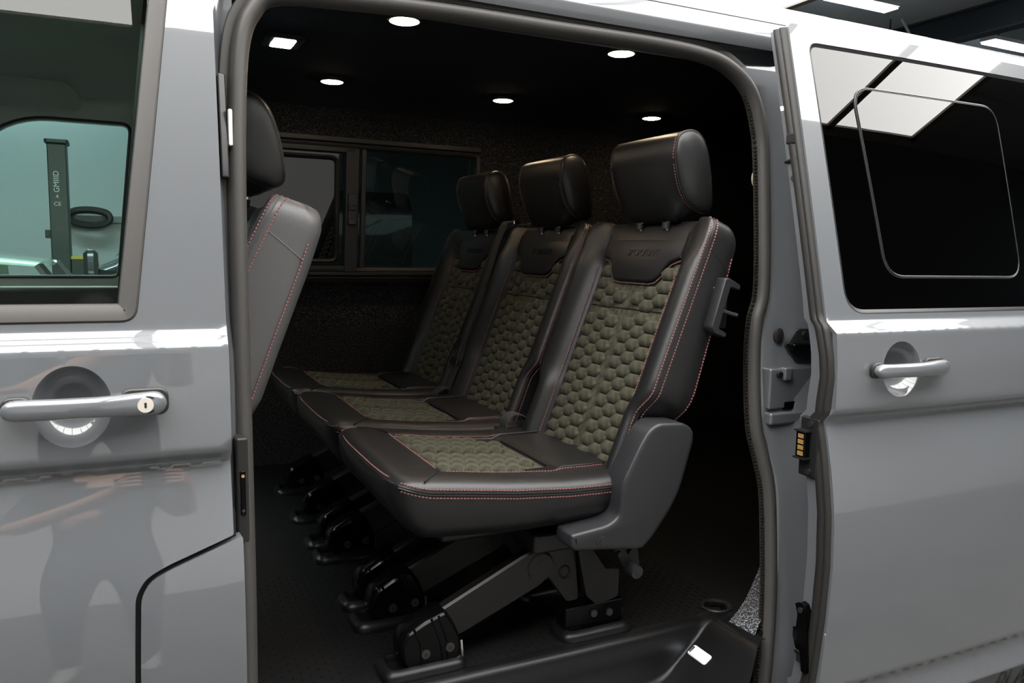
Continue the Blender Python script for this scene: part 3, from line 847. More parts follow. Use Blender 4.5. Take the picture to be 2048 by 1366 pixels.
# ---------- cabin lining
LIN = [(-.05, 1.60), (.52, 1.60), (.60, 1.595), (.64, 1.575), (.68, 1.553), (1.17, 1.505), (1.20, 1.492), (1.235, 1.45), (1.262, 1.39), (1.28, 1.30), (1.288, 1.2)]
def lin(x, z): return interp(LIN, z)
rw_hole = rounded([(.20, .70), (1.196, .70), (1.196, 1.152), (.20, 1.152)], [.02, .04, .03, .02], 5)
farwall = vpart(panel("side_lining", rounded([(.10, .0), (2.88, .0), (2.88, 1.262), (.10, 1.262)], .003, 1), [rw_hole], lin, "carpet", None, step=.08, zrows=[.6, .62, .64, .66, .68, 1.18, 1.2, 1.22, 1.235, 1.25], flange=.01, holeflange=.06))
def wbar(name, x0, x1, z0, z1, dy0, dy1, m, bevel=.003):
    MB().loft([[(x0, lin(0, z) + dy0, z), (x1, lin(0, z) + dy0, z), (x1, lin(0, z) + dy1, z), (x0, lin(0, z) + dy1, z)] for z in (z0, z1)], True, True, True).build(name, m, farwall, bevel=bevel)
frame_band("window_frame", rw_hole, .018, lin, -.006, .03, "trimgrey", farwall)
wbar("top_rail", .20, 1.19, 1.152, 1.170, -.016, .02, "trimgrey"); wbar("top_rail", .20, .715, 1.118, 1.136, -.012, .03, "trimgrey")
wbar("bottom_ledge", .20, 1.19, .662, .682, -.020, .02, "trimgrey"); wbar("bottom_ledge", .20, 1.19, .688, .700, -.014, .03, "trimgrey"); wbar("bottom_rail", .20, .695, .706, .722, -.010, .03, "trimgrey")
wbar("divider_post", .680, .728, .70, 1.135, -.012, .03, "trimgrey")
wbar("divider_seal", .742, .760, .70, 1.15, .008, .03, "black")
spo = rounded([(.24, .732), (.662, .732), (.662, 1.108), (.24, 1.108)], .035, 6)
MB().loft([[(p[0], lin(0, p[1]) + d, p[1]) for p in offset(resample(spo, .03), i)] for i, d in ((0, .02), (0, .0), (.006, -.004), (.012, .0), (.016, .006), (.016, .02))], True).build("pane_frame", "trimgrey", farwall)
pane("sliding_pane", resample(spo, .05), lin, .012, "glass_dark", farwall, step=.1)
pane("fixed_pane", rounded([(.19, .69), (1.2, .69), (1.2, 1.16), (.19, 1.16)], .03), lin, .040, "glass_dark", farwall, step=.1)
# latch on the divider
wbar("latch_body", .688, .722, .868, .978, -.020, -.008, "black"); wbar("latch_tab", .690, .716, .918, .936, -.026, -.018, "trimgrey"); wbar("latch_button", .690, .712, .872, .885, -.028, -.018, "bolt", .001)
# ceiling: black lining over the cabin
crp = [(.085, 1.187), (.12, 1.228), (.20, 1.264), (.30, 1.284), (.42, 1.290), (.83, 1.293), (1.2, 1.290), (1.29, 1.282), (1.38, 1.262), (1.45, 1.24)]
ceil = vpart(MB().loft([[(x, y, z) for y, z in crp] for x in (.06, .5, 1.2, 2.0, 2.9)], closed=False).build("cabin_ceiling", "ceiling", angle=60))
vpart(MB().box(2.88, 2.92, .02, 1.6, -.02, 1.3).build("tail_lining", "carpet", smooth=False))
vpart(MB().loft([[(x, .035, -.02), (x, .04, .6), (x, .08, 1.19)] for x in (1.285, 2.9)], closed=False).build("quarter_lining", "carpet"))
# coat hook on the quarter trim
hk = vpart(MB().plate(ell(0, 0, .013, .020, 20), [(0, .01), (0, .0), (.003, -.006), (.008, -.009)], lambda a, b, d: (1.258 + a, .085 + d, .955 + b)).build("belt_cover", "cream"))

# ---------- cab (seen through the door glass)
vpart(MB().loft([[(x, y, z - .02) for y, z in crp] for x in (-.62, -.3, .07)], closed=False).build("cab_headliner", "headliner", angle=60))
def y_far(x, z): return 1.66 - prof(z) - .02
ffw = rounded([(-.86, .672), (-.045, .672), (.008, 1.168), (-.32, 1.168)], [.05, .03, .035, .1], 6)
def y_farin(x, z): return interp([(-.4, 1.66), (.60, 1.66), (.66, 1.655), (1.19, 1.545), (1.3, 1.50)], z)
fdoor = vpart(panel("far_front_door", rounded([(-.95, -.4), (.10, -.4), (.10, 1.262), (-.40, 1.262), (-.95, .75)], .004, 1), [ffw], y_farin, "cabtrim", None, step=.1, flange=.06, holeflange=.05))
pane("window_glass", resample(ffw, .05), y_farin, .03, "glass_cab", fdoor, step=.1)
frame_band("window_seal", ffw, .010, y_farin, -.004, .03, "black", fdoor)
MB().box(-.9, .10, 1.60, 1.65, .568, .650).build("door_card", "black", fdoor, bevel=.02)
MB().loft([[(.0, 1.50, .0), (.10, 1.48, .0), (.10, 1.62, .0), (.0, 1.64, .0)], [(.0, 1.51, .66), (.10, 1.49, .66), (.10, 1.62, .66), (.0, 1.62, .66)], [(.022, 1.46, 1.2), (.10, 1.44, 1.2), (.10, 1.55, 1.2), (.022, 1.55, 1.2)]], True, True, True).build("pillar_trim", "cabtrim", fdoor, bevel=.01)
MB().plate(rounded([(-.42, -.045), (-.115, -.045), (-.15, .032), (-.37, .04)], .04), [(.012, .0), (0, -.006), (0, -.012), (.012, -.02)], lambda a, b, d: (a, 1.40 + d + b * -.6, 1.215 + b)).build("sun_visor", "headliner", fdoor)
# dashboard and windscreen ahead
vpart(MB().loft([[(-1.05, y, .35), (-.72, y, .35), (-.66, y, .55), (-.70, y, .66), (-.90, y, .70), (-1.35, y, .66), (-1.35, y, .35)] for y in (-.05, .83, 1.71)], True, True, True).build("dashboard", "black", bevel=.01))
vpart(MB().loft([[(-1.42, .02, .66), (-1.5, .83, .66), (-1.42, 1.64, .66)], [(-.63, .14, 1.262), (-.66, .83, 1.285), (-.63, 1.52, 1.262)]], closed=False).build("windscreen", "glass_cab"))
bonnet = [[(x, -.11 + i * .47 + (.06 if i == 0 and x < -1.6 else 0) - (.06 if i == 4 and x < -1.6 else 0), z - .05 * abs(i - 2) ** 2 / 4) for i in range(5)] for x, z in ((-1.0, .72), (-1.4, .67), (-1.75, .55), (-1.95, .38), (-1.98, -.1), (-1.94, -.35))]
vpart(MB().loft(bonnet, closed=False).build("bonnet", "paint", angle=60))
for s, yy in ((1, -.128), (-1, 1.79)):
    vpart(MB().loft([[(-.96, yy, -.35), (-.96, yy, .68)], [(-1.5, yy + .01 * s, -.35), (-1.5, yy + .01 * s, .62)], [(-1.95, yy + .05 * s, -.35), (-1.93, yy + .05 * s, .37)]], closed=False).build("front_wing", "paint"))
vpart(MB().loft([[(-1.0, 1.79, -.4), (2.9, 1.79, -.4)], [(-1.0, 1.79, .3), (2.9, 1.79, .3)]], closed=False).build("far_body_side", "paint"))
vpart(MB().box(-1.9, 2.95, -.08, 1.74, -.42, -.38).build("underbody", "black", smooth=False))
for wx in (-1.25, 1.75):
    for wy in (-.02, 1.68):
        w = vpart(MB().cyl((wx, wy - .1, GROUND + .33), (wx, wy + .1, GROUND + .33), .33, 32).build("tyre", "black"))
        MB().cyl((wx, wy - .105, GROUND + .33), (wx, wy + .105, GROUND + .33), .22, 32).build("wheel_rim", "cover", w)

# ---------- lamps in the cabin ceiling
def spot(x, y, z, lab):
    t = empty("ceiling_spotlight", (x, y, z))
    tag(t, lab, "spotlight", "warm spotlights in the van ceiling")
    MB().plate(ell(0, 0, .0375, .0375, 28), [(.0, .006), (0, -.002), (.002, -.004), (.0055, -.004), (.006, -.002)], lambda a, b, d: (a, b, d)).build("bezel", "cover", t)
    MB().plate(ell(0, 0, .0325, .0325, 28), [(0, .0), (0, -.004), (.003, -.0055)], lambda a, b, d: (a, b, d)).build("lens", "spot", t)
    MB().plate(ell(0, 0, .0350, .0350, 28), [(0, .0), (0, -.0035), (.0022, -.0042), (.0024, -.002)], lambda a, b, d: (a, b, d)).build("glow_ring", "spot_glow", t)  # emitting ring imitates the amber glow around the lens
k_ = .508 / .55
def cz(y): return interp(crp, y) - .0045
for (x, y, lab) in ((.598, .588, "warm ceiling spotlight close to the door header above the front of the bench"), (1.213, .589, "warm ceiling spotlight near the door header above the nearest headrest"),
                    (.600, 1.358, "warm ceiling spotlight above the far side window"), (1.215, 1.357, "warm ceiling spotlight above the middle headrest"),
                    (1.88, 1.38, "warm ceiling spotlight just above and behind the nearest headrest")):
    yy = -1.277 + (y + 1.277) * k_
    spot(x * k_, yy, cz(yy), lab)
t = empty("dome_light", (.345, .765, 1.2865))
tag(t, "square cool white courtesy light in the van ceiling", "courtesy light")
MB().plate(rounded([(-.045, -.055), (.045, -.055), (.045, .055), (-.045, .055)], .01), [(0, .004), (0, -.004), (.003, -.006)], lambda a, b, d: (a, b, d)).build("bezel", "black", t)
MB().plate(rounded([(-.026, -.042), (.026, -.042), (.026, .042), (-.026, .042)], .006), [(0, -.004), (0, -.007), (.002, -.008)], lambda a, b, d: (a, b, d)).build("lens", "dome", t)

# ================================================================== SEATS
TH = math.radians(21.0); ST, CT = math.sin(TH), math.cos(TH)
SROOT = Vector((.65, 0, 0))
def B(y, u, w): return Vector((.87 + u * ST + w * CT, y, .345 + u * CT - w * ST))
def bhw(u): return .207 + .033 * smoothstep(.115, .175, u)
BW = [(-.08, .055), (.02, .075), (.10, .088), (.2, .096), (.3, .088), (.437, .078), (.513, .070), (.56, .062)]
def w_in(u): return .013 - .016 * smoothstep(.44, .475, u)
SEAM = .148
def bring(u, dh=0.0, df=0.0, dr=0.0):
    hw = bhw(u) - dh; wr = interp(BW, u) - dr; b = hw - SEAM; wi = w_in(u)
    cr = -.031 + .008 * smoothstep(.43, .5, u)
    half = [(-.55 * hw, wr), (-(hw - .022), wr - .004), (-(hw - .005), wr - .014), (-hw, wr - .028), (-hw, .034), (-hw, -.004), (-(hw - .0005), -.014 + df), (-(hw - .05 * b), -.0215 + df), (-(hw - .16 * b), -.028 + .006 * smoothstep(.43, .5, u) + df),
            (-(hw - .34 * b), cr + df), (-(hw - .58 * b), cr * .75 + df), (-(hw - .78 * b), cr * .3 + df), (-(hw - .93 * b), wi * .5 + df), (-(SEAM - .002), wi + df), (-.09, wi + df)]
    if df or dr:
        half = [(y, min(w, wr) if w > .03 else w) for y, w in half]
    pts = [(0, wr)] + half + [(0, wi + df)] + [(-y, w) for y, w in reversed(half)]
    return [B(y, u, w) for y, w in pts]
def seat_child(o, root):
    o.parent = root; o.matrix_parent_inverse = Matrix.Translation(-SROOT)
    return o

def make_seat(name):
    root = empty(name, SROOT)
    S = lambda o: seat_child(o, root)
    # --- backrest
    us = [-.075, -.05, 0, .05, .10, .115, .13, .145, .16, .175, .20, .25, .30, .35, .40, .43, .45, .47, .485, .50]
    rings = [bring(-.085, .02, .02, .02)] + [bring(u) for u in us]
    for a in (15, 30, 45, 60, 75, 90):
        a = math.radians(a); c = 1 - math.cos(a)
        rings.append(bring(.50 + .047 * math.sin(a), .028 * c, .009 * c, .016 * c))
    back = S(MB().loft(rings, True, True, True).build("backrest", "leather", angle=60))
    sm = MB(); pip = MB()
    for sgn in (-1, 1):
        uu = [-.05 + .01 * i for i in range(56)] + [.50 + .047 * math.sin(math.radians(a)) for a in (15, 30, 45, 60, 75, 85)]
        def cc(u): return 1 - math.cos(math.asin(max(0, min(1, (u - .50) / .047))))
        base = [(sgn * (bhw(u) - .028 * cc(u) + .0003), u, .009 * cc(u)) for u in uu]
        sm.stitches([B(y, u, -.0055 + d) for y, u, d in base])
        sm.stitches([B(y - sgn * .0030, u, -.0205 + d) for y, u, d in base])
        pip.tube([B(y - sgn * .0005, u, -.0138 + d) for y, u, d in base], .0016, 6)
        # insert edge
        sm.stitches([B(sgn * (SEAM + .008), u, -.0035 if u < .42 else -.006) for u in [-.04 + .02 * i for i in range(25)]])
        pip.tube([B(sgn * (SEAM + .001), u, .0085) for u in [-.04 + .02 * i for i in range(25)]], .0022, 6)
        pip.tube([B(sgn * (SEAM + .001), u, w_in(u) - .0012) for u in [.44 + .01 * i for i in range(9)]], .0014, 6)
        # rear edge
        sm.stitches([B(sgn * (bhw(u) - .0012), u, interp(BW, u) - .020) for u in [.10 + .02 * i for i in range(20)]])
        # cross seam on the shoulder
        pip.tube([B(sgn * (bhw(.47) + .0002), .482 - .03 * t, -.006 + .062 * t) for t in (0, .5, 1)], .0008, 6)
    for du, dw in ((.541, .006), (.5475, .022)):
        sm.stitches([B(y, du, dw) for y in [-.185 + .02 * i for i in range(19)]])
    pip.tube([B(y, .5455, .012) for y in [-.19 + .02 * i for i in range(20)]], .0016, 6)
    # head panel with its notched lower edge
    hpo = [(-.147, .505), (-.147, .462), (-.118, .452), (-.104, .440), (-.092, .420), (-.078, .408), (-.058, .404), (.058, .404), (.078, .408), (.092, .420), (.104, .440), (.118, .452), (.147, .462), (.147, .505)]
    hpo = [(p.x, p.y) for p in [Vector(q) for q in hpo]]
    S(MB().plate(hpo, [(0, .012), (0, .0), (.002, -.0025), (.005, -.0035)], lambda a, b, d: B(a, b, d)).build("head_panel", "leather"))
    low = [(y * 1.03, u - .004) for y, u in hpo[1:13]]
    sm.stitches([B(y, u, .004) for y, u in resample(low, .01, False)])
    pip.tube([B(y, u, .0055) for y, u in resample([(y * 1.015, u - .0018) for y, u in hpo[1:13]], .02, False)], .0026, 6)
    S(sm.build("stitching", "thread", smooth=False, kind="stuff"))
    S(pip.build("piping", "leather"))
    Mt = Matrix(((0, ST, CT, 0), (-1, 0, 0, 0), (0, CT, -ST, 0), (0, 0, 0, 1)))
    # local text axes: right -> -y (seen from the front), up -> u, out -> -w
    Mt = Matrix(((0, ST, -CT, 0), (-1, 0, 0, 0), (0, CT, ST, 0), (0, 0, 0, 1)))
    Mt.translation = B(-.008, .470, -.0032)
    S(text_mesh("embossed_lettering", "SPORTLINE", .0235, Mt, "leather", None, shear=.35, extrude=.0016, space=1.0))
    Mu = Mt.copy(); Mu.translation = B(-.008, .4575, -.0032)
    S(MB().box(-.062, .062, -.0013, .0013, -.0005, .0006, Mu).build("embossed_line", "leather", smooth=False))
    # --- suede insert with hexagon pads
    ins = S(MB().plate(rounded([(-.150, -.06), (.150, -.06), (.150, .455), (-.150, .455)], .02), [(0, .014), (0, .0115), (.004, .0095)], lambda a, b, d: B(a, b, d)).build("suede_insert", "suede"))
    MB().tube([B(y, .341, .0085) for y in (-.146, 0, .146)], .0016, 6).build("insert_seam", "leather", ins)
    ay, hu = .0272, .0148
    def hexmesh():
        rings = []
        for sc, h in ((1.0, 0), (.98, .0045), (.87, .0090), (.62, .0122), (.3, .0136)):
            r = []
            for k in range(12):
                a = math.pi / 6 * k
                # hexagon radius for direction a, softened towards the top
                rad = math.cos(math.pi / 6) / math.cos(((a) % (math.pi / 3)) - math.pi / 6)
                rad = rad * 1.0
                r.append((math.cos(a) * rad * ay * sc, math.sin(a) * rad * (hu / math.cos(math.pi / 6)) * sc, h))
            rings.append(r)
        mb = MB().loft(rings, True, False, True)
        o = mb.build("hexagon_pad", "suede", angle=80)
        return o
    ph = hexmesh()
    me = ph.data
    first = [ph]
    Rb = Matrix(((0, ST, -CT, 0), (-1, 0, 0, 0), (0, CT, ST, 0), (0, 0, 0, 1)))
    def put(Mx, parent):
        if first: o = first.pop()
        else:
            o = bpy.data.objects.new("hexagon_pad", me); COL.objects.link(o)
        o.parent = parent
        o.matrix_local = Mx
    cols = [(.0360 + .0415 * k) for k in range(3)]
    for sgn in (-1, 1):
        for k, y in enumerate(cols):
            for i in range(-2, 18):
                u = i * .030 + (.015 if k % 2 else 0) + .006
                if u < -.035 or u > .442: continue
                if abs(y) < .09 and u > .392: continue
                if abs(u - .341) < .0085: continue
                Mx = Rb.copy(); Mx.translation = B(sgn * y, u, .0105)
                put(Mx, ins)
    # --- cushion
    ZP = [(.39, .377), (.412, .3725), (.445, .364), (.619, .342), (.733, .333), (.80, .331), (.90, .331)]
    ZB = [(.388, .340), (.395, .325), (.405, .306), (.42, .288), (.45, .268), (.62, .256), (.73, .257), (.9, .262)]
    CH = [(.388, .175), (.392, .195), (.400, .214), (.412, .2275), (.43, .2365), (.46, .240), (1, .240)]
    CT_ = [(.388, -.004), (.395, .004), (.405, .011), (.42, .0165), (.45, .0215), (.5, .022), (1, .022)]
    def ctop(x, y):
        zp = interp(ZP, x); ct = interp(CT_, x)
        y = abs(y)
        ini = ct * 1.0 - .010 * (smoothstep(.488, .505, x) - smoothstep(.738, .756, x))
        return zp + (ini if y < SEAM - .004 else ini + (ct - ini) * smoothstep(SEAM - .004, SEAM + .02, y))
    def cring(x):
        zp = interp(ZP, x); zb = interp(ZB, x); hw = interp(CH, x); ct = interp(CT_, x)
        ini = ctop(x, 0) - zp
        d = min(.03, (zp - zb) * .4)
        f = hw / .24
        half = [(-.5 * hw, zb), (-(hw - .045), zb), (-(hw - .022), zb + d * .25), (-(hw - .006), zb + d), (-(hw - .001), zp - .35 * (zp - zb)), (-hw, zp - .004), (-hw, zp), (-(hw - .0015), zp + ct * .22), (-(hw - .007), zp + ct * .6), (-(hw - .018), zp + ct * .9), (-(hw - .035), zp + ct * 1.02),
                (-(SEAM + .02) * f, zp + ct * .95), (-(SEAM + .005) * f, zp + ini + (ct - ini) * .45), (-(SEAM - .002) * f, zp + ini), (-.08 * f, zp + ini)]
        pts = [(0, zb)] + half + [(0, zp + ini)] + [(-y, z) for y, z in reversed(half)]
        return [Vector((x, y, z)) for y, z in pts]
    xs_c = [.388, .392, .397, .404, .412, .42, .43, .445, .46, .475, .488, .492, .497, .502, .507, .55, .6, .65, .7, .73, .738, .744, .750, .756, .8, .85, .89]
    cu = S(MB().loft([cring(x) for x in xs_c], True, True, True).build("cushion", "leather", angle=60))
    sm = MB(); pip = MB()
    xx = [.400 + .012 * i for i in range(38)]
    for sgn in (-1, 1):
        side = [(x, sgn * (interp(CH, x) + .0004), interp(ZP, x)) for x in xx]
        sm.stitches([(x, y - sgn * .0012, z + .0062) for x, y, z in side])
        sm.stitches([(x, y, z - .0085) for x, y, z in side])
        pip.tube([(x, y - sgn * .0004, z + .0008) for x, y, z in side], .0022, 6)
        pip.tube([(x, y - sgn * .0006, z - .0035) for x, y, z in side], .0022, 6)
        sm.stitches([(x, sgn * (SEAM + .010), ctop(x, SEAM + .010) + .0008) for x in [.505 + .015 * i for i in range(24)]])
        pip.tube([(x, sgn * (SEAM + .002), ctop(x, SEAM - .004) + .002) for x in [.50 + .02 * i for i in range(19)]], .0022, 6)
        pip.tube([(x, sgn * (.16 + .07 * t), ctop(x, .16 + .07 * t) + .0005 - .012 * max(0, t - .7)) for t, x in [(i / 8, .492 - .05 * (i / 8) ** 1.5) for i in range(9)]], .0016, 6)
        pip.tube([(x, sgn * y, ctop(x, y) + .0006) for x, y in [(.70 + .02 * i, .150 - .0 * i) for i in range(5)]], .0016, 6)
    # front edge seam
    fy = [-.19 + .02 * i for i in range(20)]
    def fx(y): return .3895 + .010 * (abs(y) / .19) ** 4
    sm.stitches([(fx(y) + .0, y, .3795) for y in fy]); sm.stitches([(fx(y) + .001, y, .3650) for y in fy])
    pip.tube([(fx(y) - .001, y, .3725) for y in fy], .0022, 6)
    pip.tube([(.500, y, ctop(.499, y) + .001) for y in (-.146, -.07, 0, .07, .146)], .0022, 6)
    sm.stitches([(.494, y, ctop(.494, y) + .001) for y in [-.146 + .02 * i for i in range(16)]])
    S(sm.build("cushion_stitching", "thread", smooth=False, kind="stuff"))
    S(pip.build("cushion_piping", "leather"))
    def cy(x): return .147 - .035 * smoothstep(.58, .74, x)
    pip2 = MB().tube([(.746, y, ctop(.744, 0) + .003) for y in (-.112, -.05, 0, .05, .112)], .002, 6)
    S(pip2.build("insert_rear_seam", "leather"))
    cin = S(MB().loft([[(x, y, ctop(x, 0) + .0012) for y in (-cy(x), -cy(x) / 2, 0, cy(x) / 2, cy(x))] for x in (.505, .56, .62, .68, .71, .74)], closed=False).build("cushion_suede_insert", "suede"))
    for sgn in (-1, 1):
        for k, y in enumerate(cols):
            for i in range(12):
                x = .520 + i * .030 + (.015 if k % 2 else 0)
                if x > .728 or abs(y) > cy(x) - .004: continue
                sl = math.atan2(ctop(x + .01, 0) - ctop(x - .01, 0), .02)
                Mx = Matrix.Translation((x, sgn * y, ctop(x, 0) + .0008)) @ Matrix.Rotation(-sl, 4, 'Y') @ Matrix.Rotation(math.pi / 2, 4, 'Z') @ Matrix.Scale(.85, 4, (0, 0, 1))
                put(Mx, cin)
    # --- headrest
    HP = [(1.016, .977), (1.017, 1.010), (1.026, 1.031), (1.050, 1.041), (1.075, 1.036), (1.094, 1.012), (1.107, .965), (1.114, .915), (1.114, .884), (1.101, .872), (1.080, .876), (1.052, .892), (1.030, .925)]
    HP = [(p.x, p.y) for p in catmull([Vector(q) for q in HP], 3, True)]
    cxh = sum(p[0] for p in HP) / len(HP); czh = sum(p[1] for p in HP) / len(HP)
    yc_h = -.018; rings = []
    def hr(y, sc):
        k = .034 * (1 - smoothstep(.085, .118, abs(y)))
        return [Vector((cxh + (x - cxh) * sc - .2 * k * smoothstep(1.09, 1.04, x) * smoothstep(.98, .93, z), yc_h + y, czh + (z - czh) * sc - k * smoothstep(1.105, 1.05, x) * smoothstep(.955, .89, z))) for x, z in HP]
    ys_h = [(-.1400, .05), (-.1390, .3), (-.1370, .55), (-.1340, .76), (-.1305, .90), (-.1265, .975), (-.1235, .992), (-.1215, .990), (-.119, 1.0), (-.112, 1.002), (-.10, 1.004), (-.085, 1.006), (-.06, 1.008), (0, 1.01)]
    full = ys_h + [(-y, s) for y, s in reversed(ys_h[:-1])]
    hd = S(MB().loft([hr(y, s) for y, s in full], True, True, True).build("headrest", "leather", angle=70))
    hs = MB()
    for sgn in (-1, 1):
        ringp = hr(sgn * .1225, .996)
        S(MB().tube(ringp, .0017, 6, closed=True).build("headrest_piping", "leather"))
        hs.stitches(resample([tuple(p) for p in hr(sgn * .1165, 1.003)], .01))
    S(hs.build("headrest_stitching", "thread", smooth=False, kind="stuff"))
    for yy in (-.055, .045):
        S(MB().cyl((1.058, yy - .01, .835), (1.068, yy - .01, .90), .006, 14).build("headrest_post", "chrome"))
        S(MB().cyl((1.056, yy - .01, .838), (1.058, yy - .01, .852), .011, 14).build("post_collar", "black"))
    # --- underframe
    S(MB().box(.50, .86, -.16, .16, .236, .266).build("seat_pan", "steel", bevel=.008))
    S(MB().box(.68, .87, -.19, .19, .196, .238).build("cross_frame", "steel", bevel=.008))
    return root

def make_leg(root, y):
    """front floor pad, boot, strut and rear bracket at local y"""
    S = lambda o: seat_child(o, root)
    def pad(x0, x1):
        ol = rounded([(x0, y - .045), (x1, y - .045), (x1, y + .045), (x0, y + .045)], .032, 6)
        return S(MB().plate(ol, [(.0, .0), (.0, .006), (.004, .0135), (.012, .0195), (.016, .020), (.020, .016), (.021, .008)], lambda a, b, d: (a, b, d)).build("floor_pad", "step"))
    pf = pad(.380, .548)
    pr = pad(.752, .922)
    strut_o = rounded([(.470, .040), (.545, .055), (.712, .122), (.742, .150), (.735, .182), (.705, .198), (.675, .192), (.500, .113), (.455, .09)], .014, 4)
    st = S(MB().plate(strut_o, [(.004, -.014), (0, -.010), (0, .010), (.004, .014)], lambda a, b, d: (a, y + d, b)).build("leg", "steel"))
    MB().cyl((.708, y - .014, .160), (.708, y - .0155, .160), .028, 24).build("pivot_disc", "steel", st)
    MB().cyl((.712, y - .0155, .168), (.712, y - .0165, .168), .0035, 12).build("pivot_hole", "black", st)
    bo = rounded([(.428, .012), (.530, .012), (.536, .050), (.522, .085), (.502, .1165), (.463, .102), (.428, .083), (.415, .060), (.417, .030)], .009, 4)
    bt = S(MB().plate(bo, [(.007, -.030), (.002, -.026), (0, -.021), (0, .021), (.002, .026), (.007, .030)], lambda a, b, d: (a, y + d, b)).build("boot_cover", "gloss_black"))
    rib = MB()
    for q in ([(.455, .014), (.452, .06), (.440, .090)], [(.497, .014), (.490, .06), (.474, .104)], [(.507, .014), (.503, .06), (.488, .1075)]):
        rib.tube([(x, y - .0295 + .001, z) for x, z in q], .0026, 6)
    rib.build("boot_rib", "gloss_black", bt)
    for x in (.462, .510):
        MB().cyl((x, y - .029, .040 if x < .5 else .044), (x, y - .034, .040 if x < .5 else .044), .0085, 16).build("bolt", "bolt", bt)
        MB().cyl((x, y - .034, .040 if x < .5 else .044), (x, y - .0345, .040 if x < .5 else .044), .0042, 6).build("bolt_socket", "black", bt)
    MB().bar((.540, y - .02, .012), (.537, y - .02, .048), .004).build("release_clip", "chrome", bt)
    br = rounded([(.700, .20), (.690, .175), (.735, .130), (.775, .075), (.800, .075), (.795, .13), (.790, .188)], .006, 3)
    b1 = S(MB().plate(list(reversed(br)), [(.001, -.010), (0, -.009), (0, .006), (.001, .007)], lambda a, b, d: (a, y + .004 + d, b)).build("hinge_bracket", "steel"))
    MB().tube([(.768 + .0115 * math.cos(a), y - .007, .138 + .0125 * math.sin(a)) for a in [2 * math.pi * k / 20 for k in range(20)]], .0022, 6, closed=True).build("stamped_ring", "steel", b1)
    up = rounded([(.790, .185), (.812, .085), (.838, .060), (.890, .070), (.892, .130), (.858, .135), (.815, .196)], .006, 3)
    b2 = S(MB().plate(up, [(.001, -.016), (0, -.015), (0, .012), (.001, .013)], lambda a, b, d: (a, y - .004 + d, b)).build("upright_bracket", "steel"))
    MB().box(.765, .905, y - .020, y + .02, .006, .064).build("foot_block", "gloss_black", b2, bevel=.003)
    for x, z in ((.830, .045), (.868, .041)):
        MB().cyl((x, y - .020, z), (x, y - .025, z), .0075, 16).build("bolt", "bolt", b2)
    MB().bar((.775, y - .0215, .020), (.800, y - .0215, .019), .003).build("edge_clip", "chrome", b2)
    MB().bar((.868, y - .0215, .012), (.902, y - .0215, .010), .003).build("edge_clip", "chrome", b2)

def setlab(r, lab):
    tag(r, lab, "seat", "rear seats in the van cabin")
seat1 = make_seat("rear_seat")
seat2 = copy_tree(seat1); seat3 = copy_tree(seat1); cab = copy_tree(seat1)
YC = (.21, .70, 1.19)
for s, y in zip((seat1, seat2, seat3), YC): s.location = (SROOT.x, y, 0)
setlab(seat1, "black leather seat with olive hexagon quilting nearest the open door with grey hinge cover")
setlab(seat2, "middle black leather seat with olive hexagon quilting and belt over its shoulder")
setlab(seat3, "farthest black leather seat with olive hexagon quilting beside the side window")
for s, yw in ((seat1, (.057, .262)), (seat2, (.366, .65, .755)), (seat3, (.966, 1.25))):
    for y in yw: make_leg(s, y - s.location.y)
# extras on the nearest seat: hinge cover, bolt, side bracket
def S1(o): return seat_child(o, seat1)
y1 = YC[0]
cov = [(.713, .238), (.714, .262), (.795, .270), (.818, .283), (.822, .345), (.863, .421), (.882, .448), (.903, .459), (.963, .455), (.986, .440), (.989, .419), (.961, .323), (.941, .285), (.896, .229), (.875, .212), (.722, .229)]
cov = rounded(list(reversed(cov)), [.012, .006, .012, .02, .02, .02, .012, .015, .012, .02, .02, .02, .012, .02, .006, .008], 4)
hc = S1(MB().plate(cov, [(.006, .062), (0, .058), (0, .0065), (.0015, .003), (.005, .0005), (.010, 0)], lambda a, b, d: (a, -.066 - y1 + d, b)).build("hinge_cover", "cover"))
MB().cyl((.779, -.064 - y1, .241), (.779, -.068 - y1, .241), .0105, 20).build("cover_bolt", "cover", hc)
MB().cyl((.779, -.068 - y1, .241), (.779, -.0695 - y1, .241), .0055, 16).build("bolt_socket", "black", hc)
br = [(1.056, .738), (1.026, .640), (1.034, .628), (1.062, .618), (1.067, .627), (1.046, .638), (1.071, .720), (1.094, .713), (1.097, .723), (1.066, .739)]
sb = S1(MB().plate(rounded(br, .004, 3), [(.002, .014), (0, .011), (0, -.011), (.002, -.014)], lambda a, b, d: (a, -.042 - y1 + d, b)).build("side_handle", "cover"))
MB().bar((1.050, -.04 - y1, .675), (1.092, -.05 - y1, .663), .020, .007).build("handle_tab", "cover", sb, bevel=.002)
MB().box(1.047, 1.085, -.032 - y1, -.02 - y1, .635, .72).build("handle_pocket", "black", sb, bevel=.003)
fl = MB().plate(rounded([(.825, .212), (.862, .158), (.875, .145), (.890, .150), (.893, .165), (.885, .215)], .005, 3), [(.001, -.006), (0, -.005), (0, .004), (.001, .005)], lambda a, b, d: (a, -.025 - y1 + d, b)).build("hinge_plate", "steel")
S1(fl)
MB().cyl((.872, -.02 - y1, .163), (.872, -.055 - y1, .160), .013, 20).build("hinge_bolt", "cover", fl)
MB().cyl((.872, -.055 - y1, .160), (.872, -.0565 - y1, .160), .005, 6).build("bolt_socket", "black", fl)
for x in (.842, .868):
    MB().cyl((x, -.030 - y1, .195), (x, -.038 - y1, .195), .006, 12).build("rivet", "steel", fl)

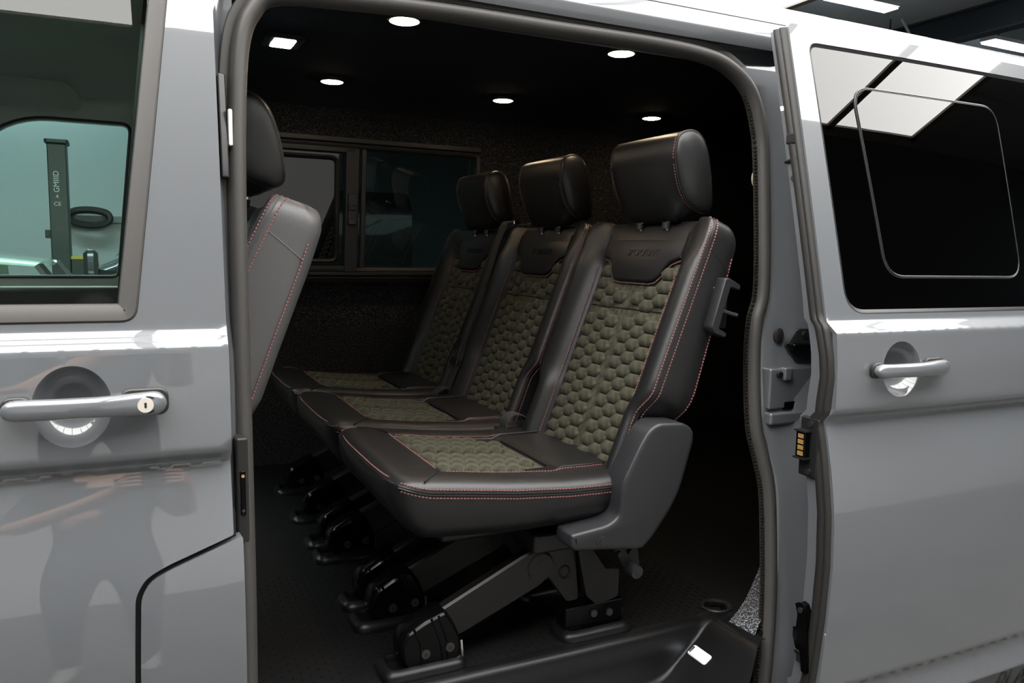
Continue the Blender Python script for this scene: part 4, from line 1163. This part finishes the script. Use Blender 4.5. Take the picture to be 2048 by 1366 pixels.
# cab seat in front of the B pillar gap
cab.name = "cab_seat"
for k in ("group",):
    if k in cab: del cab[k]
tag(cab, "front cab passenger seat with red stitched leather back beside the door pillar", "seat")
cab.location = (-.2765, .37, .014)
cab.scale.x = 1.25
for ch in list(cab.children):
    if ch.name.split(".")[0] in ("headrest", "headrest_stitching", "headrest_piping", "headrest_post", "post_collar"):
        ch.location.x -= .040 if "post" not in ch.name and "collar" not in ch.name else .035
        ch.location.z += .006
for ch in list(cab.children):
    if ch.name.split(".")[0] in ("cross_frame", "seat_pan"):
        bpy.data.objects.remove(ch)
_done = {}
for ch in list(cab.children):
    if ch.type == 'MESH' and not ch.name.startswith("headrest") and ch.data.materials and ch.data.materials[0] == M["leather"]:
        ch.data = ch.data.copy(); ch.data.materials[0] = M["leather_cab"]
ped = MB().box(.45, .86, -.22, .22, -.02, .26).build("seat_pedestal", "black", bevel=.02)
seat_child(ped, cab)
pk = MB().plate(rounded([(.93, .43), (1.00, .43), (1.02, .50), (.95, .51)], .02), [(.01, -.012), (0, -.006), (0, .05), (.01, .056)], lambda a, b, d: (a, -.215 + d, b)).build("back_pocket_corner", "leather_cab")
seat_child(pk, cab)

# seat belts
def belt(name, path, lab, tongue=None, w=.046):
    t = empty(name, path[-1]); tag(t, lab, "seat belt", "seat belts on the rear seats")
    o = Vector(path[-1])
    p = [Vector(q) - o for q in catmull(path, 5)]
    MB().strip(p, (0, 1, 0), w, .002).build("webbing", "webbing", t)
    for s in (-.3, .3):
        MB().tube([q + Vector((-.0016, s * w, .0008)) for q in p], .0009, 5).build("webbing_edge", "webbing", t)
    return t, o
t, o = belt("seat_belt", [(1.075, .935, .868), (1.045, .935, .872), (1.022, .935, .845), (.955, .93, .655), (.90, .925, .50), (.862, .925, .41), (.845, .93, .35)], "black seat belt running down between the middle and farthest seat backs")
MB().box(-.004, .004, -.026, .026, -.012, .012, Matrix.Translation(Vector((.868, .925, .452)) - o) @ Matrix.Rotation(TH, 4, 'Y')).build("belt_tongue", "black", t, bevel=.003)
MB().bar(Vector((.862, .955, .425)) - o, Vector((.874, .955, .455)) - o, .006, .003).build("tongue_blade", "chrome", t)
MB().box(-.012, .012, -.04, .04, -.006, .006, Matrix.Translation(Vector((1.055, .93, .872)) - o)).build("belt_guide", "chrome", t, bevel=.003)
t, o = belt("seat_belt", [(1.09, .72, .89), (1.105, .80, .875), (1.09, .90, .868), (1.07, .95, .862)], "short black seat belt strap crossing behind the middle headrest", w=.03)
def buckle(p, lab, red):
    t = empty("seat_belt_buckle", p); tag(t, lab, "buckle", "seat belt buckles between the rear seats")
    MB().strip(catmull([(.06, .0, -.04), (.045, 0, .0), (.02, 0, .028), (-.008, 0, .034), (-.028, 0, .018), (-.030, 0, -.012)], 5), (0, 1, 0), .040, .003).build("strap", "webbing", t)
    MB().box(-.045, -.015, -.024, .024, -.03, .002).build("buckle_body", "black", t, bevel=.004)
    if red: MB().box(-.047, -.044, -.015, .015, -.012, -.002).build("release_button", "red", t, smooth=False)
buckle((.835, .435, .352), "black belt buckle strap looped between the nearest and middle seats", False)
buckle((.835, .93, .335), "black belt buckle with red button between the middle and farthest seats", True)

# ================================================================== PHOTOGRAPHER (seen in the paint and glass)
def skinned(verts, edges, radii, root=0):
    me = bpy.data.meshes.new("body"); me.from_pydata(verts, edges, [])
    o = bpy.data.objects.new("body_tmp", me); COL.objects.link(o)
    sk = o.modifiers.new("skin", 'SKIN'); sk.use_smooth_shade = True
    for i, r in enumerate(radii):
        me.skin_vertices[0].data[i].radius = (r, r) if not isinstance(r, tuple) else r
        me.skin_vertices[0].data[i].use_root = (i == root)
    ss = o.modifiers.new("sub", 'SUBSURF'); ss.levels = 2; ss.render_levels = 2
    dg = bpy.context.evaluated_depsgraph_get()
    out = bpy.data.meshes.new_from_object(o.evaluated_get(dg))
    bpy.data.objects.remove(o)
    return out
person = empty("person", (-.16, -1.78, GROUND))
tag(person, "photographer in dark t-shirt holding a camera reflected in the front door", "person")
V = []; E = []; Rr = []; T = []
def node(p, r, par=None, kind="shirt"):
    V.append(p); Rr.append(r); T.append(kind)
    if par is not None: E.append((par, len(V) - 1))
    return len(V) - 1
pel = node((0, 0, .95), .155, None, "trousers")
sp1 = node((0, .0, 1.10), .145, pel); sp2 = node((0, .0, 1.28), .165, sp1); ch = node((0, .01, 1.42), .155, sp2)
nk = node((0, .03, 1.51), .065, ch, "skin"); hd0 = node((0, .055, 1.58), .075, nk, "skin"); hd1 = node((0, .075, 1.65), .095, hd0, "skin"); hd2 = node((0, .065, 1.72), .088, hd1, "skin")
for s in (-1, 1):
    hip = node((s * .10, 0, .86), .095, pel, "trousers"); kn = node((s * .115, .02, .48), .062, hip, "trousers"); an = node((s * .12, 0, .10), .042, kn, "trousers")
    hl = node((s * .12, .02, .05), .045, an, "shoe"); toe = node((s * .14, .17, .035), .035, hl, "shoe")
    sh = node((s * .19, .02, 1.40), .068, ch); el = node((s * .24, .16, 1.20), .048, sh)
    wr_ = node((.16 + s * .085, .38, 1.34), .030, el, "skin"); pm = node((.16 + s * .075, .43, 1.36), .030, wr_, "skin")
    for f in range(4):
        a = node((.16 + s * .070, .462, 1.385 - f * .018), .0095, pm, "skin"); b_ = node((.16 + s * .048, .485, 1.383 - f * .018), .009, a, "skin"); node((.16 + s * .030, .484, 1.382 - f * .018), .008, b_, "skin")
    a = node((.16 + s * .055, .42, 1.392), .0105, pm, "skin"); node((.16 + s * .040, .435, 1.412), .0095, a, "skin")
pm_ = skinned(V, E, Rr)
mats = ["skin", "shirt", "trousers", "shoe"]
for m_ in mats: pm_.materials.append(M[m_])
segs = [(Vector(V[a]), Vector(V[b]), T[b]) for a, b in E]
for poly in pm_.polygons:
    c = poly.center; best = None
    for a, b, k in segs:
        ab = b - a; t_ = max(0, min(1, (c - a).dot(ab) / max(ab.length_squared, 1e-9))); d = (a + ab * t_ - c).length
        if best is None or d < best[0]: best = (d, k, t_)
    k = best[1]
    poly.material_index = mats.index(k); poly.use_smooth = True
bo = bpy.data.objects.new("body", pm_); COL.objects.link(bo); bo.parent = person
hair = []
for i in range(7):
    a = i / 6 * math.pi * .60
    hair.append([(.104 * math.sin(a) * math.cos(b) * 1.0, .058 + .118 * math.sin(a) * math.sin(b) - .02 * (math.sin(b) < 0), 1.705 + .115 * math.cos(a) + (.03 if math.sin(b) > .5 and i > 4 else 0)) for b in [2 * math.pi * k / 20 for k in range(20)]])
hair[0] = [(.02 * math.cos(b), .058 + .02 * math.sin(b), 1.822) for b in [2 * math.pi * k / 20 for k in range(20)]]
MB().loft(hair, True, True, False).build("hair", "hair", person, angle=80)
for s in (-1, 1):
    MB().plate(ell(0, 0, .018, .032, 16), [(.004, -.008), (0, -.003), (0, .003), (.004, .008)], lambda a, b, d: (s * .100 + d, .055 + a, 1.655 + b)).build("ear", "skin", person)
    MB().plate(ell(0, 0, .014, .006, 12), [(0, -.004), (.001, .001), (.003, .003)], lambda a, b, d: (s * .034 + a, .164 + d, 1.675 + b)).build("eye", "white", person)
MB().loft([[(-.008, .160, 1.675), (.008, .160, 1.675), (0, .168, 1.675)], [(-.016, .162, 1.632), (.016, .162, 1.632), (0, .190, 1.632)], [(-.010, .160, 1.625), (.010, .160, 1.625), (0, .172, 1.622)]], True, True, True).build("nose", "skin", person)
MB().plate(ell(0, 0, .024, .006, 14), [(0, -.004), (.001, .002), (.003, .003)], lambda a, b, d: (a, .158 + d, 1.598 + b)).build("mouth", "skin", person)

hc_ = empty("handheld_camera", (0.0, -1.33, .735)); tag(hc_, "black camera held up by the photographer", "camera")
MB().box(-.065, .065, -.035, .0, 0, .09).build("camera_body", "black", hc_, bevel=.008)
MB().box(-.02, .02, -.03, -.004, .09, .108).build("viewfinder", "black", hc_, bevel=.006)
MB().cyl((0, 0, .045), (0, .032, .045), .033, 24).build("lens_barrel", "black", hc_)
